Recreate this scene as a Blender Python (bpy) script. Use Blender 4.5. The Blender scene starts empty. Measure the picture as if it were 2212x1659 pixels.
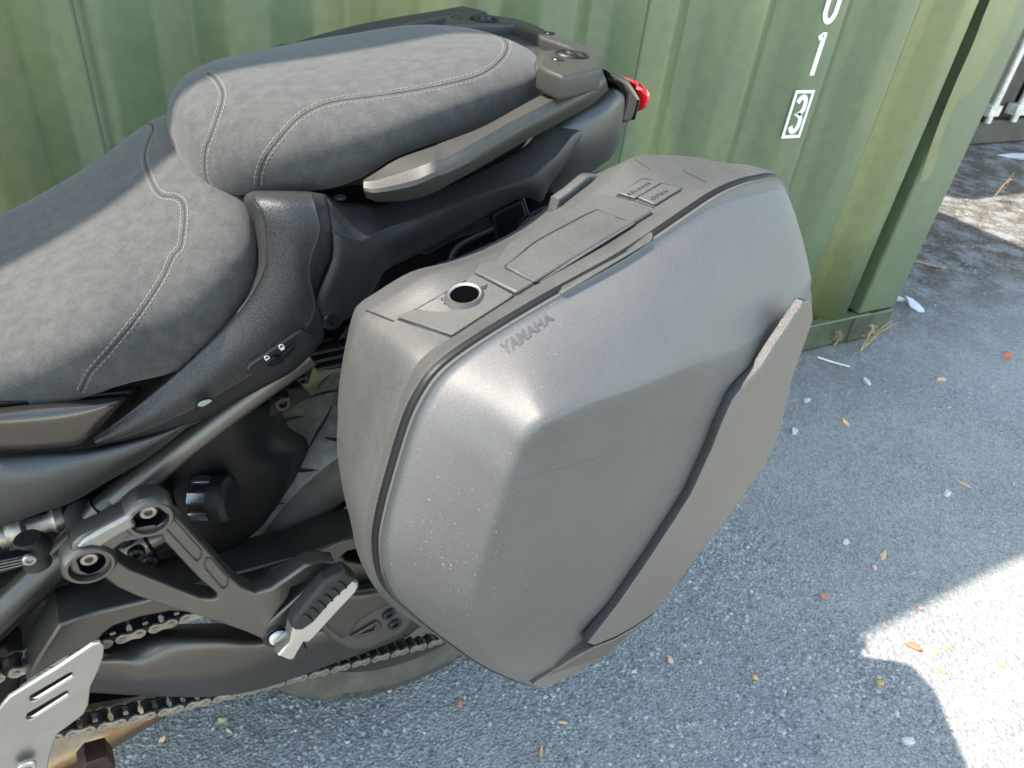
import bpy, bmesh, math, random
import numpy as np
from mathutils import Vector, Matrix
from mathutils.bvhtree import BVHTree
R = math.radians
random.seed(7); rng = np.random.default_rng(7)
S = bpy.context.scene; COL = S.collection

# ------------------------------------------------------------------ camera
# photo measured in a 2212 x 1659 grid; focal length and tilt from its vanishing points
FO = 1533.0; CX, CY, H = 1106.0, 829.5, 1.16
_d = np.array([-268, 2180, 1533.]); _d /= np.linalg.norm(_d)      # down, in camera axes (x right, y down, z ahead)
_u = np.array([3244, -680, 1533.]); _u -= _u.dot(_d) * _d; _u /= np.linalg.norm(_u)   # along the container
_n = -np.cross(_d, _u)                                            # towards the container
cam_d = bpy.data.cameras.new('camera'); cam = bpy.data.objects.new('camera', cam_d); COL.objects.link(cam)
Mc = np.array([[_u[0], -_u[1], -_u[2]], [_n[0], -_n[1], -_n[2]], [-_d[0], _d[1], _d[2]]])
cam.matrix_world = Matrix.Translation((0, 0, H)) @ Matrix(Mc.tolist()).to_4x4()
cam_d.sensor_width = 36; cam_d.lens = 36 * FO / 2212; cam_d.clip_start = .05; cam_d.clip_end = 300
cam_d.dof.use_dof = True; cam_d.dof.focus_distance = .80; cam_d.dof.aperture_fstop = 13
S.camera = cam

# ------------------------------------------------------------------ world, sun, exposure
SUN = Vector((-.571, .335, 1.0)).normalized()
W = bpy.data.worlds.new('World'); S.world = W; W.use_nodes = True
nt = W.node_tree; nt.nodes.clear()
sky = nt.nodes.new('ShaderNodeTexSky'); sky.sky_type = 'NISHITA'; sky.sun_disc = False
sky.sun_elevation = math.asin(SUN.z); sky.sun_rotation = math.atan2(SUN.x, SUN.y)
sky.air_density = 1.0; sky.dust_density = .6; sky.ozone_density = 1.0
bg = nt.nodes.new('ShaderNodeBackground'); bg.inputs[1].default_value = .15
wo = nt.nodes.new('ShaderNodeOutputWorld')
wb = nt.nodes.new('ShaderNodeMix'); wb.data_type = 'RGBA'; wb.blend_type = 'MULTIPLY'; wb.inputs[0].default_value = 1
wb.inputs[7].default_value = (1, .915, .725, 1)                     # the phone's white balance takes some blue out of the sky light
nt.links.new(sky.outputs[0], wb.inputs[6]); nt.links.new(wb.outputs[2], bg.inputs[0]); nt.links.new(bg.outputs[0], wo.inputs[0])
sl = bpy.data.lights.new('sun', 'SUN'); sl.energy = 2.0; sl.angle = R(.53); sl.color = (1, .93, .82)
sun = bpy.data.objects.new('sun', sl); COL.objects.link(sun)
sun.rotation_euler = SUN.to_track_quat('Z', 'Y').to_euler(); sun.location = (-3, 2, 5)
S.view_settings.view_transform = 'Standard'; S.view_settings.look = 'None'
S.view_settings.exposure = 2.80; S.view_settings.gamma = 1; S.view_settings.use_curve_mapping = False
S.cycles.max_bounces = 6; S.cycles.diffuse_bounces = 3; S.cycles.glossy_bounces = 3
S.cycles.use_denoising = True
S.cycles.sample_clamp_indirect = 6

# ------------------------------------------------------------------ measuring helpers
DW = 1.277                                                        # camera to container wall
PSI = R(5)                                                        # the bike stands 5 degrees off the wall's direction
Bv = np.array([math.cos(PSI), math.sin(PSI), 0]); Lv = np.array([math.sin(PSI), -math.cos(PSI), 0])
Zv = np.array([0, 0, 1.]); O = np.array([0, .72, 0]); CAM = np.array([0, 0, H])
def px(tok):
    """'g480,1417' = point of photo tile g (3 x 3 tiles a..i, each 2212 px wide); '480,1417' = whole-photo grid"""
    c = tok[0]
    if c.isalpha():
        x, y = map(float, tok[1:].split(',')[:2]); i = ord(c) - 97
        return 737.333 * (i % 3) + x / 3, 553 * (i // 3) + y / 3
    x, y = map(float, tok.split(',')[:2]); return x, y
def P(s): return [px(t) for t in s.split()]
def ray(x, y):
    r = np.array([x - CX, y - CY, FO]); return np.array([r @ _u, r @ _n, -(r @ _d)])
def bike(s, l, z): return O + s * Bv + l * Lv + z * Zv
def unbike(p): q = np.array(p) - O; return q @ Bv, q @ Lv, q[2]
class Plane:
    def __init__(s, o, ax, ay): s.o = np.array(o, float); s.ax = np.array(ax); s.ay = np.array(ay); s.n = np.cross(s.ax, s.ay)
    def at(s, x, y): r = ray(x, y); return CAM + r * ((s.o - CAM) @ s.n) / (r @ s.n)
    def uv(s, x, y): q = s.at(x, y) - s.o; return q @ s.ax, q @ s.ay
    def p(s, a, b, c=0): return s.o + a * s.ax + b * s.ay + c * s.n
def BL(l): return Plane(O + l * Lv, Bv, Zv)                       # plane parallel to the bike's side, l left of centre
def HZ(z): return Plane(O + z * Zv, Bv, -Lv)                      # level plane
PA, PB = .16, -.08                                                # the case toes in and leans out a little
_pn = Lv + PA * Bv - PB * Zv; _pn /= np.linalg.norm(_pn)
_pax = np.cross(Zv, _pn); _pax /= np.linalg.norm(_pax); _pay = np.cross(_pn, _pax)
def PP(dl): return Plane(bike(.13, .385, .93) + dl * _pn, _pax, _pay)
WALL = Plane((0, DW, 0), (1, 0, 0), (0, 0, 1))
GR = Plane((0, 0, 0), (1, 0, 0), (0, 1, 0))
def at(l, s): return [BL(l).at(*q) for q in P(s)]

# ------------------------------------------------------------------ materials
def mat(name, col, rough=.5, metal=0., noise=0., nscale=40, bump=0., bscale=400, spec=.5, coat=0., col2=None,
        rvar=0., speck=0., sscale=900, sheen=0., mscale=None):
    m = bpy.data.materials.new(name); m.use_nodes = True; t = m.node_tree; N = t.nodes; K = t.links.new
    b = N['Principled BSDF']; tc = N.new('ShaderNodeTexCoord')
    b.inputs['Roughness'].default_value = rough; b.inputs['Metallic'].default_value = metal
    b.inputs['Specular IOR Level'].default_value = spec; b.inputs['Coat Weight'].default_value = coat
    b.inputs['Sheen Weight'].default_value = sheen
    if sheen: b.inputs['Sheen Roughness'].default_value = .5
    c1 = (*col, 1); b.inputs['Base Color'].default_value = c1; src = None
    if noise or col2:
        n = N.new('ShaderNodeTexNoise'); n.inputs['Scale'].default_value = nscale; n.inputs['Detail'].default_value = 6
        n.inputs['Roughness'].default_value = .62; K(tc.outputs['Object'], n.inputs['Vector'])
        r = N.new('ShaderNodeValToRGB'); r.color_ramp.elements[0].position = .36; r.color_ramp.elements[1].position = .64
        k = noise if noise else 0; lo = [c * (1 - k) for c in col]; hi = [c * (1 + k) for c in col] if not col2 else col2
        r.color_ramp.elements[0].color = (*lo, 1); r.color_ramp.elements[1].color = (*hi, 1)
        K(n.outputs[0], r.inputs[0]); src = r.outputs[0]
        if rvar:
            mr = N.new('ShaderNodeMapRange'); mr.inputs[3].default_value = rough - rvar; mr.inputs[4].default_value = rough + rvar
            K(n.outputs[0], mr.inputs[0]); K(mr.outputs[0], b.inputs['Roughness'])
    if speck:
        n2 = N.new('ShaderNodeTexNoise'); n2.inputs['Scale'].default_value = sscale; n2.inputs['Detail'].default_value = 1
        K(tc.outputs['Object'], n2.inputs['Vector'])
        mr = N.new('ShaderNodeMapRange'); mr.inputs[1].default_value = .3; mr.inputs[2].default_value = .7
        mr.inputs[3].default_value = 1 - speck; mr.inputs[4].default_value = 1 + speck; K(n2.outputs[0], mr.inputs[0])
        mx = N.new('ShaderNodeVectorMath'); mx.operation = 'SCALE'
        if src: K(src, mx.inputs[0])
        else: mx.inputs[0].default_value = col
        K(mr.outputs[0], mx.inputs['Scale']); src = mx.outputs[0]
    if src: K(src, b.inputs['Base Color'])
    if bump:
        n3 = N.new('ShaderNodeTexNoise'); n3.inputs['Scale'].default_value = bscale; n3.inputs['Detail'].default_value = 3
        K(tc.outputs['Object'], n3.inputs['Vector'])
        bp = N.new('ShaderNodeBump'); bp.inputs['Strength'].default_value = bump; bp.inputs['Distance'].default_value = .001
        K(n3.outputs[0], bp.inputs['Height']); K(bp.outputs[0], b.inputs['Normal'])
    return m
M = dict(
 case=mat('case_paint', (.110, .105, .103), .58, .58, .07, 8, .12, 900, speck=.16, rvar=.04, sscale=1300),
 shell=mat('case_shell_plastic', (.047, .046, .044), .50, 0, .14, 14, .2, 1100, speck=.25, sscale=900),
 accent=mat('accent_paint', (.15, .142, .13), .42, .75, .04, 10, .08, 900, speck=.12, sscale=1300),
 plastic=mat('grained_plastic', (.036, .035, .036), .46, .5, .15, 10, .6, 800, speck=.35, sscale=800),
 panel=mat('fairing_plastic', (.075, .074, .074), .46, .75, .1, 10, .25, 900, speck=.15, sscale=900),
 black=mat('black_plastic', (.003, .003, .0033), .50, 0, .2, 30, .15, 500, spec=.3),
 chrome=mat('dark_polished_knob', (.16, .16, .165), .18, .9),
 gloss=mat('satin_black_panel', (.085, .076, .066), .24, .85, .1, 10, .1, 700),
 rack=mat('bronze_grey_paint', (.048, .046, .042), .52, .5, .05, 10, .2, 1000, speck=.35, sscale=1500),
 bracket=mat('cast_bracket_paint', (.125, .116, .103), .40, .85, .05, 14, .12, 900, speck=.12, sscale=1200),
 arm=mat('swingarm_paint', (.095, .087, .077), .38, .85, .06, 10, .12, 800, speck=.1, sscale=1100),
 seat=mat('suede_seat_cover', (.038, .037, .036), .85, 0, 0, 85, .3, 900, spec=.2, col2=(.054, .052, .050), sheen=.12, speck=.1, sscale=500),
 seat2=mat('vinyl_seat_side', (.062, .061, .062), .72, 0, .15, 60, .6, 800, spec=.35, sheen=.15, speck=.2, sscale=900),
 thread=mat('beige_thread', (.15, .12, .105), .8),
 seam=mat('seam_groove', (.006, .006, .006), .8),
 rubber=mat('black_rubber', (.010, .010, .010), .62, 0, .2, 30, .2, 300),
 tyre=mat('tyre_rubber', (.066, .058, .045), .75, 0, .25, 25, .3, 200),
 tread=mat('scrubbed_tyre_tread', (.11, .10, .092), .85, 0, 0, 30, .5, 250, col2=(.24, .22, .205)),
 groove=mat('tread_groove_black', (.008, .008, .008), .8),
 steel=mat('zinc_steel', (.42, .40, .36), .38, .9, .15, 60, .1, 300),
 chain=mat('chain_plate_steel', (.30, .27, .23), .42, .8, .3, 120, .15, 500),
 roller=mat('chain_roller', (.03, .026, .025), .45, .6, .3, 100),
 alloy=mat('bead_blasted_alloy', (.31, .30, .28), .36, .85, .05, 30, .1, 600),
 bright=mat('machined_alloy', (.48, .47, .44), .25, .9, .05, 30, .05, 600),
 bolt=mat('black_bolt', (.03, .03, .033), .3, .6),
 frame=mat('satin_frame_paint', (.055, .053, .052), .32, .85, .1, 20, .1, 500),
 pipe=mat('heat_tinted_pipe', (.22, .13, .07), .35, .9, .35, 14, .15, 200, col2=(.30, .21, .13)),
 red=mat('red_lens', (.55, .004, .012), .15, 0, spec=.6, coat=.5),
 badge=mat('badge_grey', (.088, .085, .085), .42, .6),
 bar=mat('bead_blasted_bar', (.25, .24, .22), .42, .85, .05, 20, .15, 900, speck=.12),
 lint=mat('pale_lint', (.5, .5, .48), .9),
 void=mat('lock_hole_dark', (.001, .001, .001), 1, spec=.02),
 white=mat('white_paint_marking', (.80, .80, .78), .5, 0, .04, 60),
 plastic_and_light=mat('pale_plastic_and_hole_light', (.22, .23, .19), .5),
 dark_door=mat('dark_brown_door_paint', (.05, .045, .038), .5, 0, .3, 6),
 galv=mat('galvanised_rod', (.62, .60, .55), .45, .4, .2, 20),
 paper=mat('white_litter', (.50, .51, .52), .6, 0, .08, 40),
 straw=mat('dry_straw', (.33, .23, .12), .8, 0, .3, 60),
 leafr=mat('reddish_leaf', (.40, .13, .07), .7, 0, .3, 60),
 wood=mat('pale_wood_chip', (.50, .36, .20), .8, 0, .2, 90),
 stoneo=mat('orange_pebble', (.55, .33, .12), .7, 0, .2, 90),
 stonew=mat('pale_pebble', (.40, .39, .37), .7, 0, .1, 90),
 rust=mat('rusty_red_metal', (.035, .014, .010), .6, .3, .4, 60),
 stonep=mat('pinkish_pebble', (.45, .27, .23), .7, 0, .1, 90),
 grnleaf=mat('weed_green', (.10, .13, .03), .7, 0, .3, 80),
)

# ------------------------------------------------------------------ object helpers
def tag(o, label=None, cat=None, group=None, kind=None):
    if label: o['label'] = label
    if cat: o['category'] = cat
    if group: o['group'] = group
    if kind: o['kind'] = kind
    return o
def empty(name, loc=(0, 0, 0)):
    o = bpy.data.objects.new(name, None); o.location = loc; o.empty_display_size = .1; COL.objects.link(o); return o
def link(name, me, m, parent=None, smooth=True, angle=40):
    o = bpy.data.objects.new(name, me)
    if m and not me.materials: me.materials.append(m)
    COL.objects.link(o)
    if smooth:
        me.polygons.foreach_set('use_smooth', [True] * len(me.polygons))
        if angle: me.set_sharp_from_angle(angle=R(angle))
    if parent:
        o.parent = parent
        q = parent; off = Vector((0, 0, 0))
        while q: off += q.location; q = q.parent
        o.location = -off
    return o
def mesh(name, V, F, m, parent=None, smooth=True, angle=40):
    me = bpy.data.meshes.new(name); me.from_pydata([tuple(map(float, v)) for v in V], [], F); me.update()
    return link(name, me, m, parent, smooth, angle)
def fixn(o):
    bm = bmesh.new(); bm.from_mesh(o.data); bmesh.ops.recalc_face_normals(bm, faces=bm.faces[:]); bm.to_mesh(o.data); bm.free(); return o
def mod(o, typ, **k):
    md = o.modifiers.new(typ.lower(), typ)
    for a, v in k.items(): setattr(md, a, v)
    return o
def cat1(pts, n, closed=False):
    """Catmull-Rom through pts, n steps per span"""
    pts = np.array(pts, float); k = len(pts); out = []
    for i in range(k if closed else k - 1):
        g = (lambda j: pts[j % k]) if closed else (lambda j: pts[min(max(j, 0), k - 1)])
        p0, p1, p2, p3 = g(i - 1), g(i), g(i + 1), g(i + 2)
        if not closed and i == 0: p0 = 2 * p1 - p2
        if not closed and i == k - 2: p3 = 2 * p2 - p1
        for t in np.arange(n) / n:
            out.append(.5 * (2 * p1 + (p2 - p0) * t + (2 * p0 - 5 * p1 + 4 * p2 - p3) * t * t + (3 * p1 - p0 - 3 * p2 + p3) * t ** 3))
    if not closed: out.append(pts[-1])
    return np.array(out)
def grid(name, rows, m, parent=None, nu=4, nv=4, cu=False, cv=False, thick=0, angle=60, caps=False, sharp=(), k=.14):
    """smooth surface through a grid of points: rows[i][j]; cu closes along i, cv along j"""
    rows = np.array(rows, float)
    if sharp:                                                     # tighten the fold at these columns
        nr_ = []
        for r in rows:
            q = []; n_ = len(r)
            for j in range(n_):
                if j in sharp:
                    a_ = r[(j - 1) % n_]; b_ = r[(j + 1) % n_]; q += [r[j] + (a_ - r[j]) * k, r[j] + (b_ - r[j]) * k]
                else: q.append(r[j])
            nr_.append(q)
        rows = np.array(nr_)
    a = np.array([cat1(r, nv, cv) for r in rows]); a = np.array([cat1(a[:, j], nu, cu) for j in range(a.shape[1])]).transpose(1, 0, 2)
    nr, nc = a.shape[:2]; V = a.reshape(-1, 3); F = []
    for i in range(nr if cu else nr - 1):
        for j in range(nc if cv else nc - 1):
            i2, j2 = (i + 1) % nr, (j + 1) % nc
            F.append((i * nc + j, i * nc + j2, i2 * nc + j2, i2 * nc + j))
    if caps:
        F.append(tuple(range(nc))[::-1]); F.append(tuple((nr - 1) * nc + j for j in range(nc)))
    o = fixn(mesh(name, V, F, m, parent, True, angle))
    if thick: mod(o, 'SOLIDIFY', thickness=thick, offset=-1)
    return o
def slab(name, pl, outer, holes=(), t=.01, bev=.001, m=None, parent=None, cyc=True, smooth=False, angle=35, lift=0, res=2):
    """plate traced on plane pl (a real plane in the scene), front face on it, t thick behind it"""
    cu = bpy.data.curves.new(name, 'CURVE'); cu.dimensions = '2D'; cu.fill_mode = 'BOTH'
    cu.extrude = max(t / 2 - bev, .0001); cu.bevel_depth = bev; cu.bevel_resolution = res; cu.offset = -bev
    for loop in [outer, *holes]:
        if isinstance(loop, dict):                                # a round hole: centre and radius
            c0 = pl.uv(*px(loop['c'])); uv = [(c0[0] + loop['r'] * math.cos(a), c0[1] + loop['r'] * math.sin(a)) for a in np.linspace(0, 2 * math.pi, 32, endpoint=False)]
        else: uv = [pl.uv(*c) for c in (P(loop) if isinstance(loop, str) else loop)]
        if smooth: uv = [tuple(v) for v in cat1(uv, 4, True)]
        sp = cu.splines.new('POLY'); sp.points.add(len(uv) - 1)
        for k, (a, b) in enumerate(uv): sp.points[k].co = (a, b, 0, 1)
        sp.use_cyclic_u = True
    return from_curve(name, cu, pl, m, parent, lift - t / 2, angle)
def frame_of(pl, c=0):
    mm = Matrix(((pl.ax[0], pl.ay[0], pl.n[0], 0), (pl.ax[1], pl.ay[1], pl.n[1], 0), (pl.ax[2], pl.ay[2], pl.n[2], 0), (0, 0, 0, 1)))
    return Matrix.Translation(Vector(pl.o + c * pl.n)) @ mm
def side_mat(o, pl, m):
    """edge walls of a plate in their own material"""
    o.data.materials.append(m)
    for f in o.data.polygons:
        if abs(np.dot(f.normal, pl.n)) < .6: f.material_index = 1
    return o
def from_curve(name, cu, pl, m, parent, c, angle=35):
    tmp = bpy.data.objects.new('tmp', cu); me = bpy.data.meshes.new_from_object(tmp); bpy.data.objects.remove(tmp)
    me.name = name; me.transform(frame_of(pl, c)); me.materials.clear()
    return link(name, me, m, parent, True, angle)
def tube(name, pts, r, m, parent=None, n=14, sub=4, caps=True):
    pts = np.array(pts, float); q = cat1(pts, sub) if sub > 1 and len(pts) > 2 else pts
    V = []; F = []; up = Vector((.13, .27, .95))
    for i, p in enumerate(q):
        d = Vector(q[min(i + 1, len(q) - 1)] - q[max(i - 1, 0)]).normalized(); a = d.cross(up).normalized(); b = d.cross(a)
        rr = r if np.isscalar(r) else np.interp(i / (len(q) - 1), np.linspace(0, 1, len(r)), r)
        for k in range(n):
            t = 2 * math.pi * k / n; V.append(Vector(p) + a * math.cos(t) * rr + b * math.sin(t) * rr)
    for i in range(len(q) - 1):
        for k in range(n): F.append((i * n + k, i * n + (k + 1) % n, (i + 1) * n + (k + 1) % n, (i + 1) * n + k))
    if caps: F += [tuple(range(n))[::-1], tuple((len(q) - 1) * n + k for k in range(n))]
    return fixn(mesh(name, V, F, m, parent, True, 50))
def lathe(name, c, ax, prof, m, parent=None, n=48, angle=40, closed=False, up=(0.1, .2, .97)):
    """profile [(radius, height along ax)] turned about ax through c"""
    ax = Vector(ax).normalized(); a = ax.cross(Vector(up)).normalized(); b = ax.cross(a); c = Vector(c); V = []; F = []; k = len(prof)
    for i in range(n):
        t = 2 * math.pi * i / n; e = a * math.cos(t) + b * math.sin(t)
        for r, h in prof: V.append(c + e * max(r, 1e-5) + ax * h)
    for i in range(n):
        i2 = (i + 1) % n
        for j in range(k if closed else k - 1): F.append((i * k + j, i * k + (j + 1) % k, i2 * k + (j + 1) % k, i2 * k + j))
    o = mesh(name, V, F, m, parent, True, angle); bm = bmesh.new(); bm.from_mesh(o.data)
    bmesh.ops.remove_doubles(bm, verts=bm.verts[:], dist=1e-5); bmesh.ops.recalc_face_normals(bm, faces=bm.faces[:]); bm.to_mesh(o.data); bm.free()
    o.data.polygons.foreach_set('use_smooth', [True] * len(o.data.polygons)); o.data.set_sharp_from_angle(angle=R(angle))
    return o
def bolt(c, ax, r, parent, m=None, h=.004, name='bolt', deep=True):
    prof = [(0, h * .35), (r * .42, h * .35), (r * .46, h), (r * .85, h), (r, h * .7), (r, 0)] if deep else [(0, h), (r * .8, h), (r, h * .7), (r, 0)]
    return lathe(name, c, ax, prof, m or M['bolt'], parent, 20)
def bvh(o):
    """trees of an object's evaluated surface, in world space"""
    dg = bpy.context.evaluated_depsgraph_get(); dg.update(); e = o.evaluated_get(dg); me = e.to_mesh(); mw = o.matrix_world if not o.parent else Matrix.Identity(4)
    t = BVHTree.FromPolygons([v.co.copy() for v in me.vertices], [tuple(p.vertices) for p in me.polygons]); e.to_mesh_clear(); return t
def hit(trees, x, y):
    r = Vector(ray(x, y)).normalized(); best = None
    for t in trees:
        p, nn, i, dd = t.ray_cast(Vector(CAM), r)
        if p and (best is None or dd < best[2]):
            if nn.dot(r) > 0: nn = -nn
            best = (p, nn, dd)
    return best
def inlay(name, trees, outer, m, parent=None, h=.002, flat=False, sm=0, sink=.004, bev=0.0006):
    """thin plate seated on the surface it stands on"""
    q = P(outer) if isinstance(outer, str) else outer
    if sm: q = [tuple(v) for v in cat1(q, sm, True)]
    hs = [hit(trees, *c) for c in q]; good = [a for a in hs if a]
    nn = sum((a[1] for a in good), Vector()).normalized()
    top = []
    for c, a in zip(q, hs):
        if a: top.append(a[0])
        else:
            g = min(good, key=lambda a: 0); r = Vector(ray(*c)).normalized()
            k = (good[0][0] - Vector(CAM)).dot(nn) / r.dot(nn); top.append(Vector(CAM) + r * k)
    if flat:
        top_h = max(p.dot(nn) for p in top); top = [p + nn * (top_h - p.dot(nn)) * .8 for p in top]; sink += .004
    n = len(top); V = [p + nn * h for p in top] + [p - nn * sink for p in top]
    F = [tuple(range(n)), tuple(range(n, 2 * n))[::-1]] + [(i, (i + 1) % n, n + (i + 1) % n, n + i) for i in range(n)]
    o = fixn(mesh(name, V, F, m, parent, True, 30))
    if bev: mod(o, 'BEVEL', width=bev, segments=2, limit_method='ANGLE', angle_limit=R(40))
    return o
def strip(name, trees, pts, w, m, parent=None, h=.0006, sub=6, dash=None):
    """line lying on a surface: a thin raised ribbon, or stitches when dash=(length, gap) in metres"""
    q = cat1(P(pts) if isinstance(pts, str) else pts, sub)
    hs = [hit(trees, *c) for c in q]; runs = [[]]
    for a in hs:                                                  # a run ends where the line leaves the surface
        if a is None or (runs[-1] and (a[0] - runs[-1][-1][0]).length > .02): runs.append([])
        if a: runs[-1].append(a)
    runs = [r for r in runs if len(r) > 2]
    if not runs: return None
    hs = max(runs, key=len)
    pp = [a[0] for a in hs]; nn = [a[1] for a in hs]
    V = []; F = []
    def seg(i0, p0, p1, n0, hh):
        d = (p1 - p0).normalized(); sd = d.cross(n0).normalized() * (w / 2); k = len(V)
        mid = (p0 + p1) / 2 + n0 * hh
        V.extend([p0 - sd * .8, p0 + sd * .8, mid + sd * .7, mid - sd * .7, p1 + sd * .8, p1 - sd * .8])
        F.extend([(k, k + 1, k + 2, k + 3), (k + 3, k + 2, k + 4, k + 5), (k + 1, k + 4, k + 2), (k, k + 3, k + 5)])
    if dash:
        L = [0]
        for i in range(1, len(pp)): L.append(L[-1] + (pp[i] - pp[i - 1]).length)
        def get(s):
            i = min(max(int(np.searchsorted(L, s)) , 1), len(L) - 1); f = (s - L[i - 1]) / max(L[i] - L[i - 1], 1e-9)
            return pp[i - 1].lerp(pp[i], min(max(f, 0), 1)), nn[i]
        s = 0
        while s + dash[0] < L[-1]:
            a, n0 = get(s); b_, _ = get(s + dash[0]); 
            if (a - b_).length < dash[0] * 2: seg(0, a, b_, n0, h)
            s += dash[0] + dash[1]
    else:
        for i, (p, n0) in enumerate(zip(pp, nn)):
            d = (pp[min(i + 1, len(pp) - 1)] - pp[max(i - 1, 0)]).normalized(); sd = d.cross(n0).normalized() * (w / 2)
            V.extend([p - sd + n0 * .0002, p + n0 * h, p + sd + n0 * .0002])
            if i:
                k = 3 * i; F.extend([(k - 3, k - 2, k + 1, k), (k - 2, k - 1, k + 2, k + 1)])
    o = mesh(name, V, F, m, parent, True, 60)
    return o
def text(name, s, place, m, parent=None, h=.0004, size=1, space=1.0, bold=.0, pl=None):
    """lettering: font outlines laid on a surface by place(u, v) -> 3D point + normal, u along the line 0..1, v up 0..1"""
    cu = bpy.data.curves.new(name, 'FONT'); cu.body = s; cu.size = 1; cu.space_character = space; cu.offset = bold; cu.resolution_u = 4
    tmp = bpy.data.objects.new('tmp', cu); me = bpy.data.meshes.new_from_object(tmp); bpy.data.objects.remove(tmp)
    co = np.array([v.co[:] for v in me.vertices]); x0, x1, y0, y1 = co[:, 0].min(), co[:, 0].max(), co[:, 1].min(), co[:, 1].max()
    bm = bmesh.new(); bm.from_mesh(me); bmesh.ops.triangulate(bm, faces=bm.faces[:]); bmesh.ops.subdivide_edges(bm, edges=bm.edges[:], cuts=1)
    for v in bm.verts:
        a = place((v.co.x - x0) / (x1 - x0), (v.co.y - y0) / (y1 - y0))
        if a: v.co = a[0] + a[1] * h
    bm.to_mesh(me); bm.free(); me.materials.clear(); me.name = name
    return link(name, me, m, parent, False)
def quadplace(trees, c00, c10, c11, c01):
    def f(u, v):
        x = (c00[0] * (1 - u) + c10[0] * u) * (1 - v) + (c01[0] * (1 - u) + c11[0] * u) * v
        y = (c00[1] * (1 - u) + c10[1] * u) * (1 - v) + (c01[1] * (1 - u) + c11[1] * u) * v
        return hit(trees, x, y)
    return f
def box(name, c, sx, sy, sz, m, parent=None, axes=None, bev=.002, rot=0):
    ax = axes or ((1, 0, 0), (0, 1, 0), (0, 0, 1)); A = [np.array(a, float) for a in ax]; V = []
    if rot: A = [np.array(Matrix.Rotation(rot, 3, 'Z') @ Vector(a)) for a in A]
    for i in (-1, 1):
        for j in (-1, 1):
            for k in (-1, 1): V.append(np.array(c) + A[0] * i * sx / 2 + A[1] * j * sy / 2 + A[2] * k * sz / 2)
    F = [(0, 1, 3, 2), (4, 6, 7, 5), (0, 4, 5, 1), (2, 3, 7, 6), (0, 2, 6, 4), (1, 5, 7, 3)]
    o = fixn(mesh(name, V, F, m, parent, True, 30))
    if bev: mod(o, 'BEVEL', width=bev, segments=2)
    return o

# ================================================================== GROUND
def ground_mat():
    m = bpy.data.materials.new('gravelly_asphalt'); m.use_nodes = True; t = m.node_tree; N = t.nodes; K = t.links.new; b = N['Principled BSDF']
    tc = N.new('ShaderNodeTexCoord'); b.inputs['Roughness'].default_value = .9; b.inputs['Specular IOR Level'].default_value = .25
    def noise(sc, det=5, ro=.6):
        n = N.new('ShaderNodeTexNoise'); n.inputs['Scale'].default_value = sc; n.inputs['Detail'].default_value = det; n.inputs['Roughness'].default_value = ro
        K(tc.outputs['Object'], n.inputs['Vector']); return n
    def ramp(src, p0, p1, c0, c1):
        r = N.new('ShaderNodeValToRGB'); r.color_ramp.elements[0].position = p0; r.color_ramp.elements[1].position = p1
        r.color_ramp.elements[0].color = (*c0, 1); r.color_ramp.elements[1].color = (*c1, 1); K(src, r.inputs[0]); return r
    def mix(f, a, b_):
        x = N.new('ShaderNodeMix'); x.data_type = 'RGBA'
        if isinstance(f, float): x.inputs[0].default_value = f
        else: K(f, x.inputs[0])
        K(a, x.inputs[6]); K(b_, x.inputs[7]); return x.outputs[2]
    big = ramp(noise(2.2, 6).outputs[0], .35, .68, (.15, .15, .15), (.29, .283, .27))
    fine = ramp(noise(260, 3, .7).outputs[0], .36, .66, (.11, .111, .113), (.34, .332, .318))
    c = mix(.62, big.outputs[0], fine.outputs[0])
    patch = ramp(noise(3.5, 7, .7).outputs[0], .46, .60, (0, 0, 0), (.6, .6, .6)); dust = ramp(noise(120, 4, .7).outputs[0], .3, .7, (.24, .232, .215), (.31, .30, .28)); c = mix(patch.outputs[0], c, dust.outputs[0])
    v = N.new('ShaderNodeTexVoronoi'); v.inputs['Scale'].default_value = 190; K(tc.outputs['Object'], v.inputs['Vector'])
    vs = ramp(v.outputs['Color'], .2, .9, (.12, .121, .125), (.37, .36, .345)); c = mix(.45, c, vs.outputs[0])
    # dusty earth and litter close to the containers
    geo = N.new('ShaderNodeSeparateXYZ'); K(tc.outputs['Object'], geo.inputs[0])
    mr = N.new('ShaderNodeMapRange'); mr.inputs[1].default_value = .95; mr.inputs[2].default_value = 1.6; K(geo.outputs[1], mr.inputs[0])
    xr = N.new('ShaderNodeMapRange'); xr.inputs[1].default_value = 1.6; xr.inputs[2].default_value = 2.6; K(geo.outputs[0], xr.inputs[0])
    nm = ramp(noise(7, 8, .7).outputs[0], .36, .54, (0, 0, 0), (1, 1, 1))
    mu = N.new('ShaderNodeMath'); mu.operation = 'MULTIPLY'; K(mr.outputs[0], mu.inputs[0]); K(nm.outputs[0], mu.inputs[1])
    earth = ramp(noise(60, 5, .7).outputs[0], .35, .65, (.022, .017, .012), (.13, .105, .08))
    mu2 = N.new('ShaderNodeMath'); mu2.operation = 'MULTIPLY'; mu2.inputs[1].default_value = .95; K(mu.outputs[0], mu2.inputs[0])
    c = mix(mu2.outputs[0], c, earth.outputs[0])
    K(c, b.inputs['Base Color'])
    bp = N.new('ShaderNodeBump'); bp.inputs['Strength'].default_value = .8; bp.inputs['Distance'].default_value = .004
    bp2 = N.new('ShaderNodeBump'); bp2.inputs['Strength'].default_value = .5; bp2.inputs['Distance'].default_value = .02
    K(noise(9, 4).outputs[0], bp2.inputs['Height']); K(v.outputs['Distance'], bp.inputs['Height']); K(bp2.outputs[0], bp.inputs['Normal']); K(bp.outputs[0], b.inputs['Normal'])
    return m
MG = ground_mat()
mesh_n = 60
V = []; F = []
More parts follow.
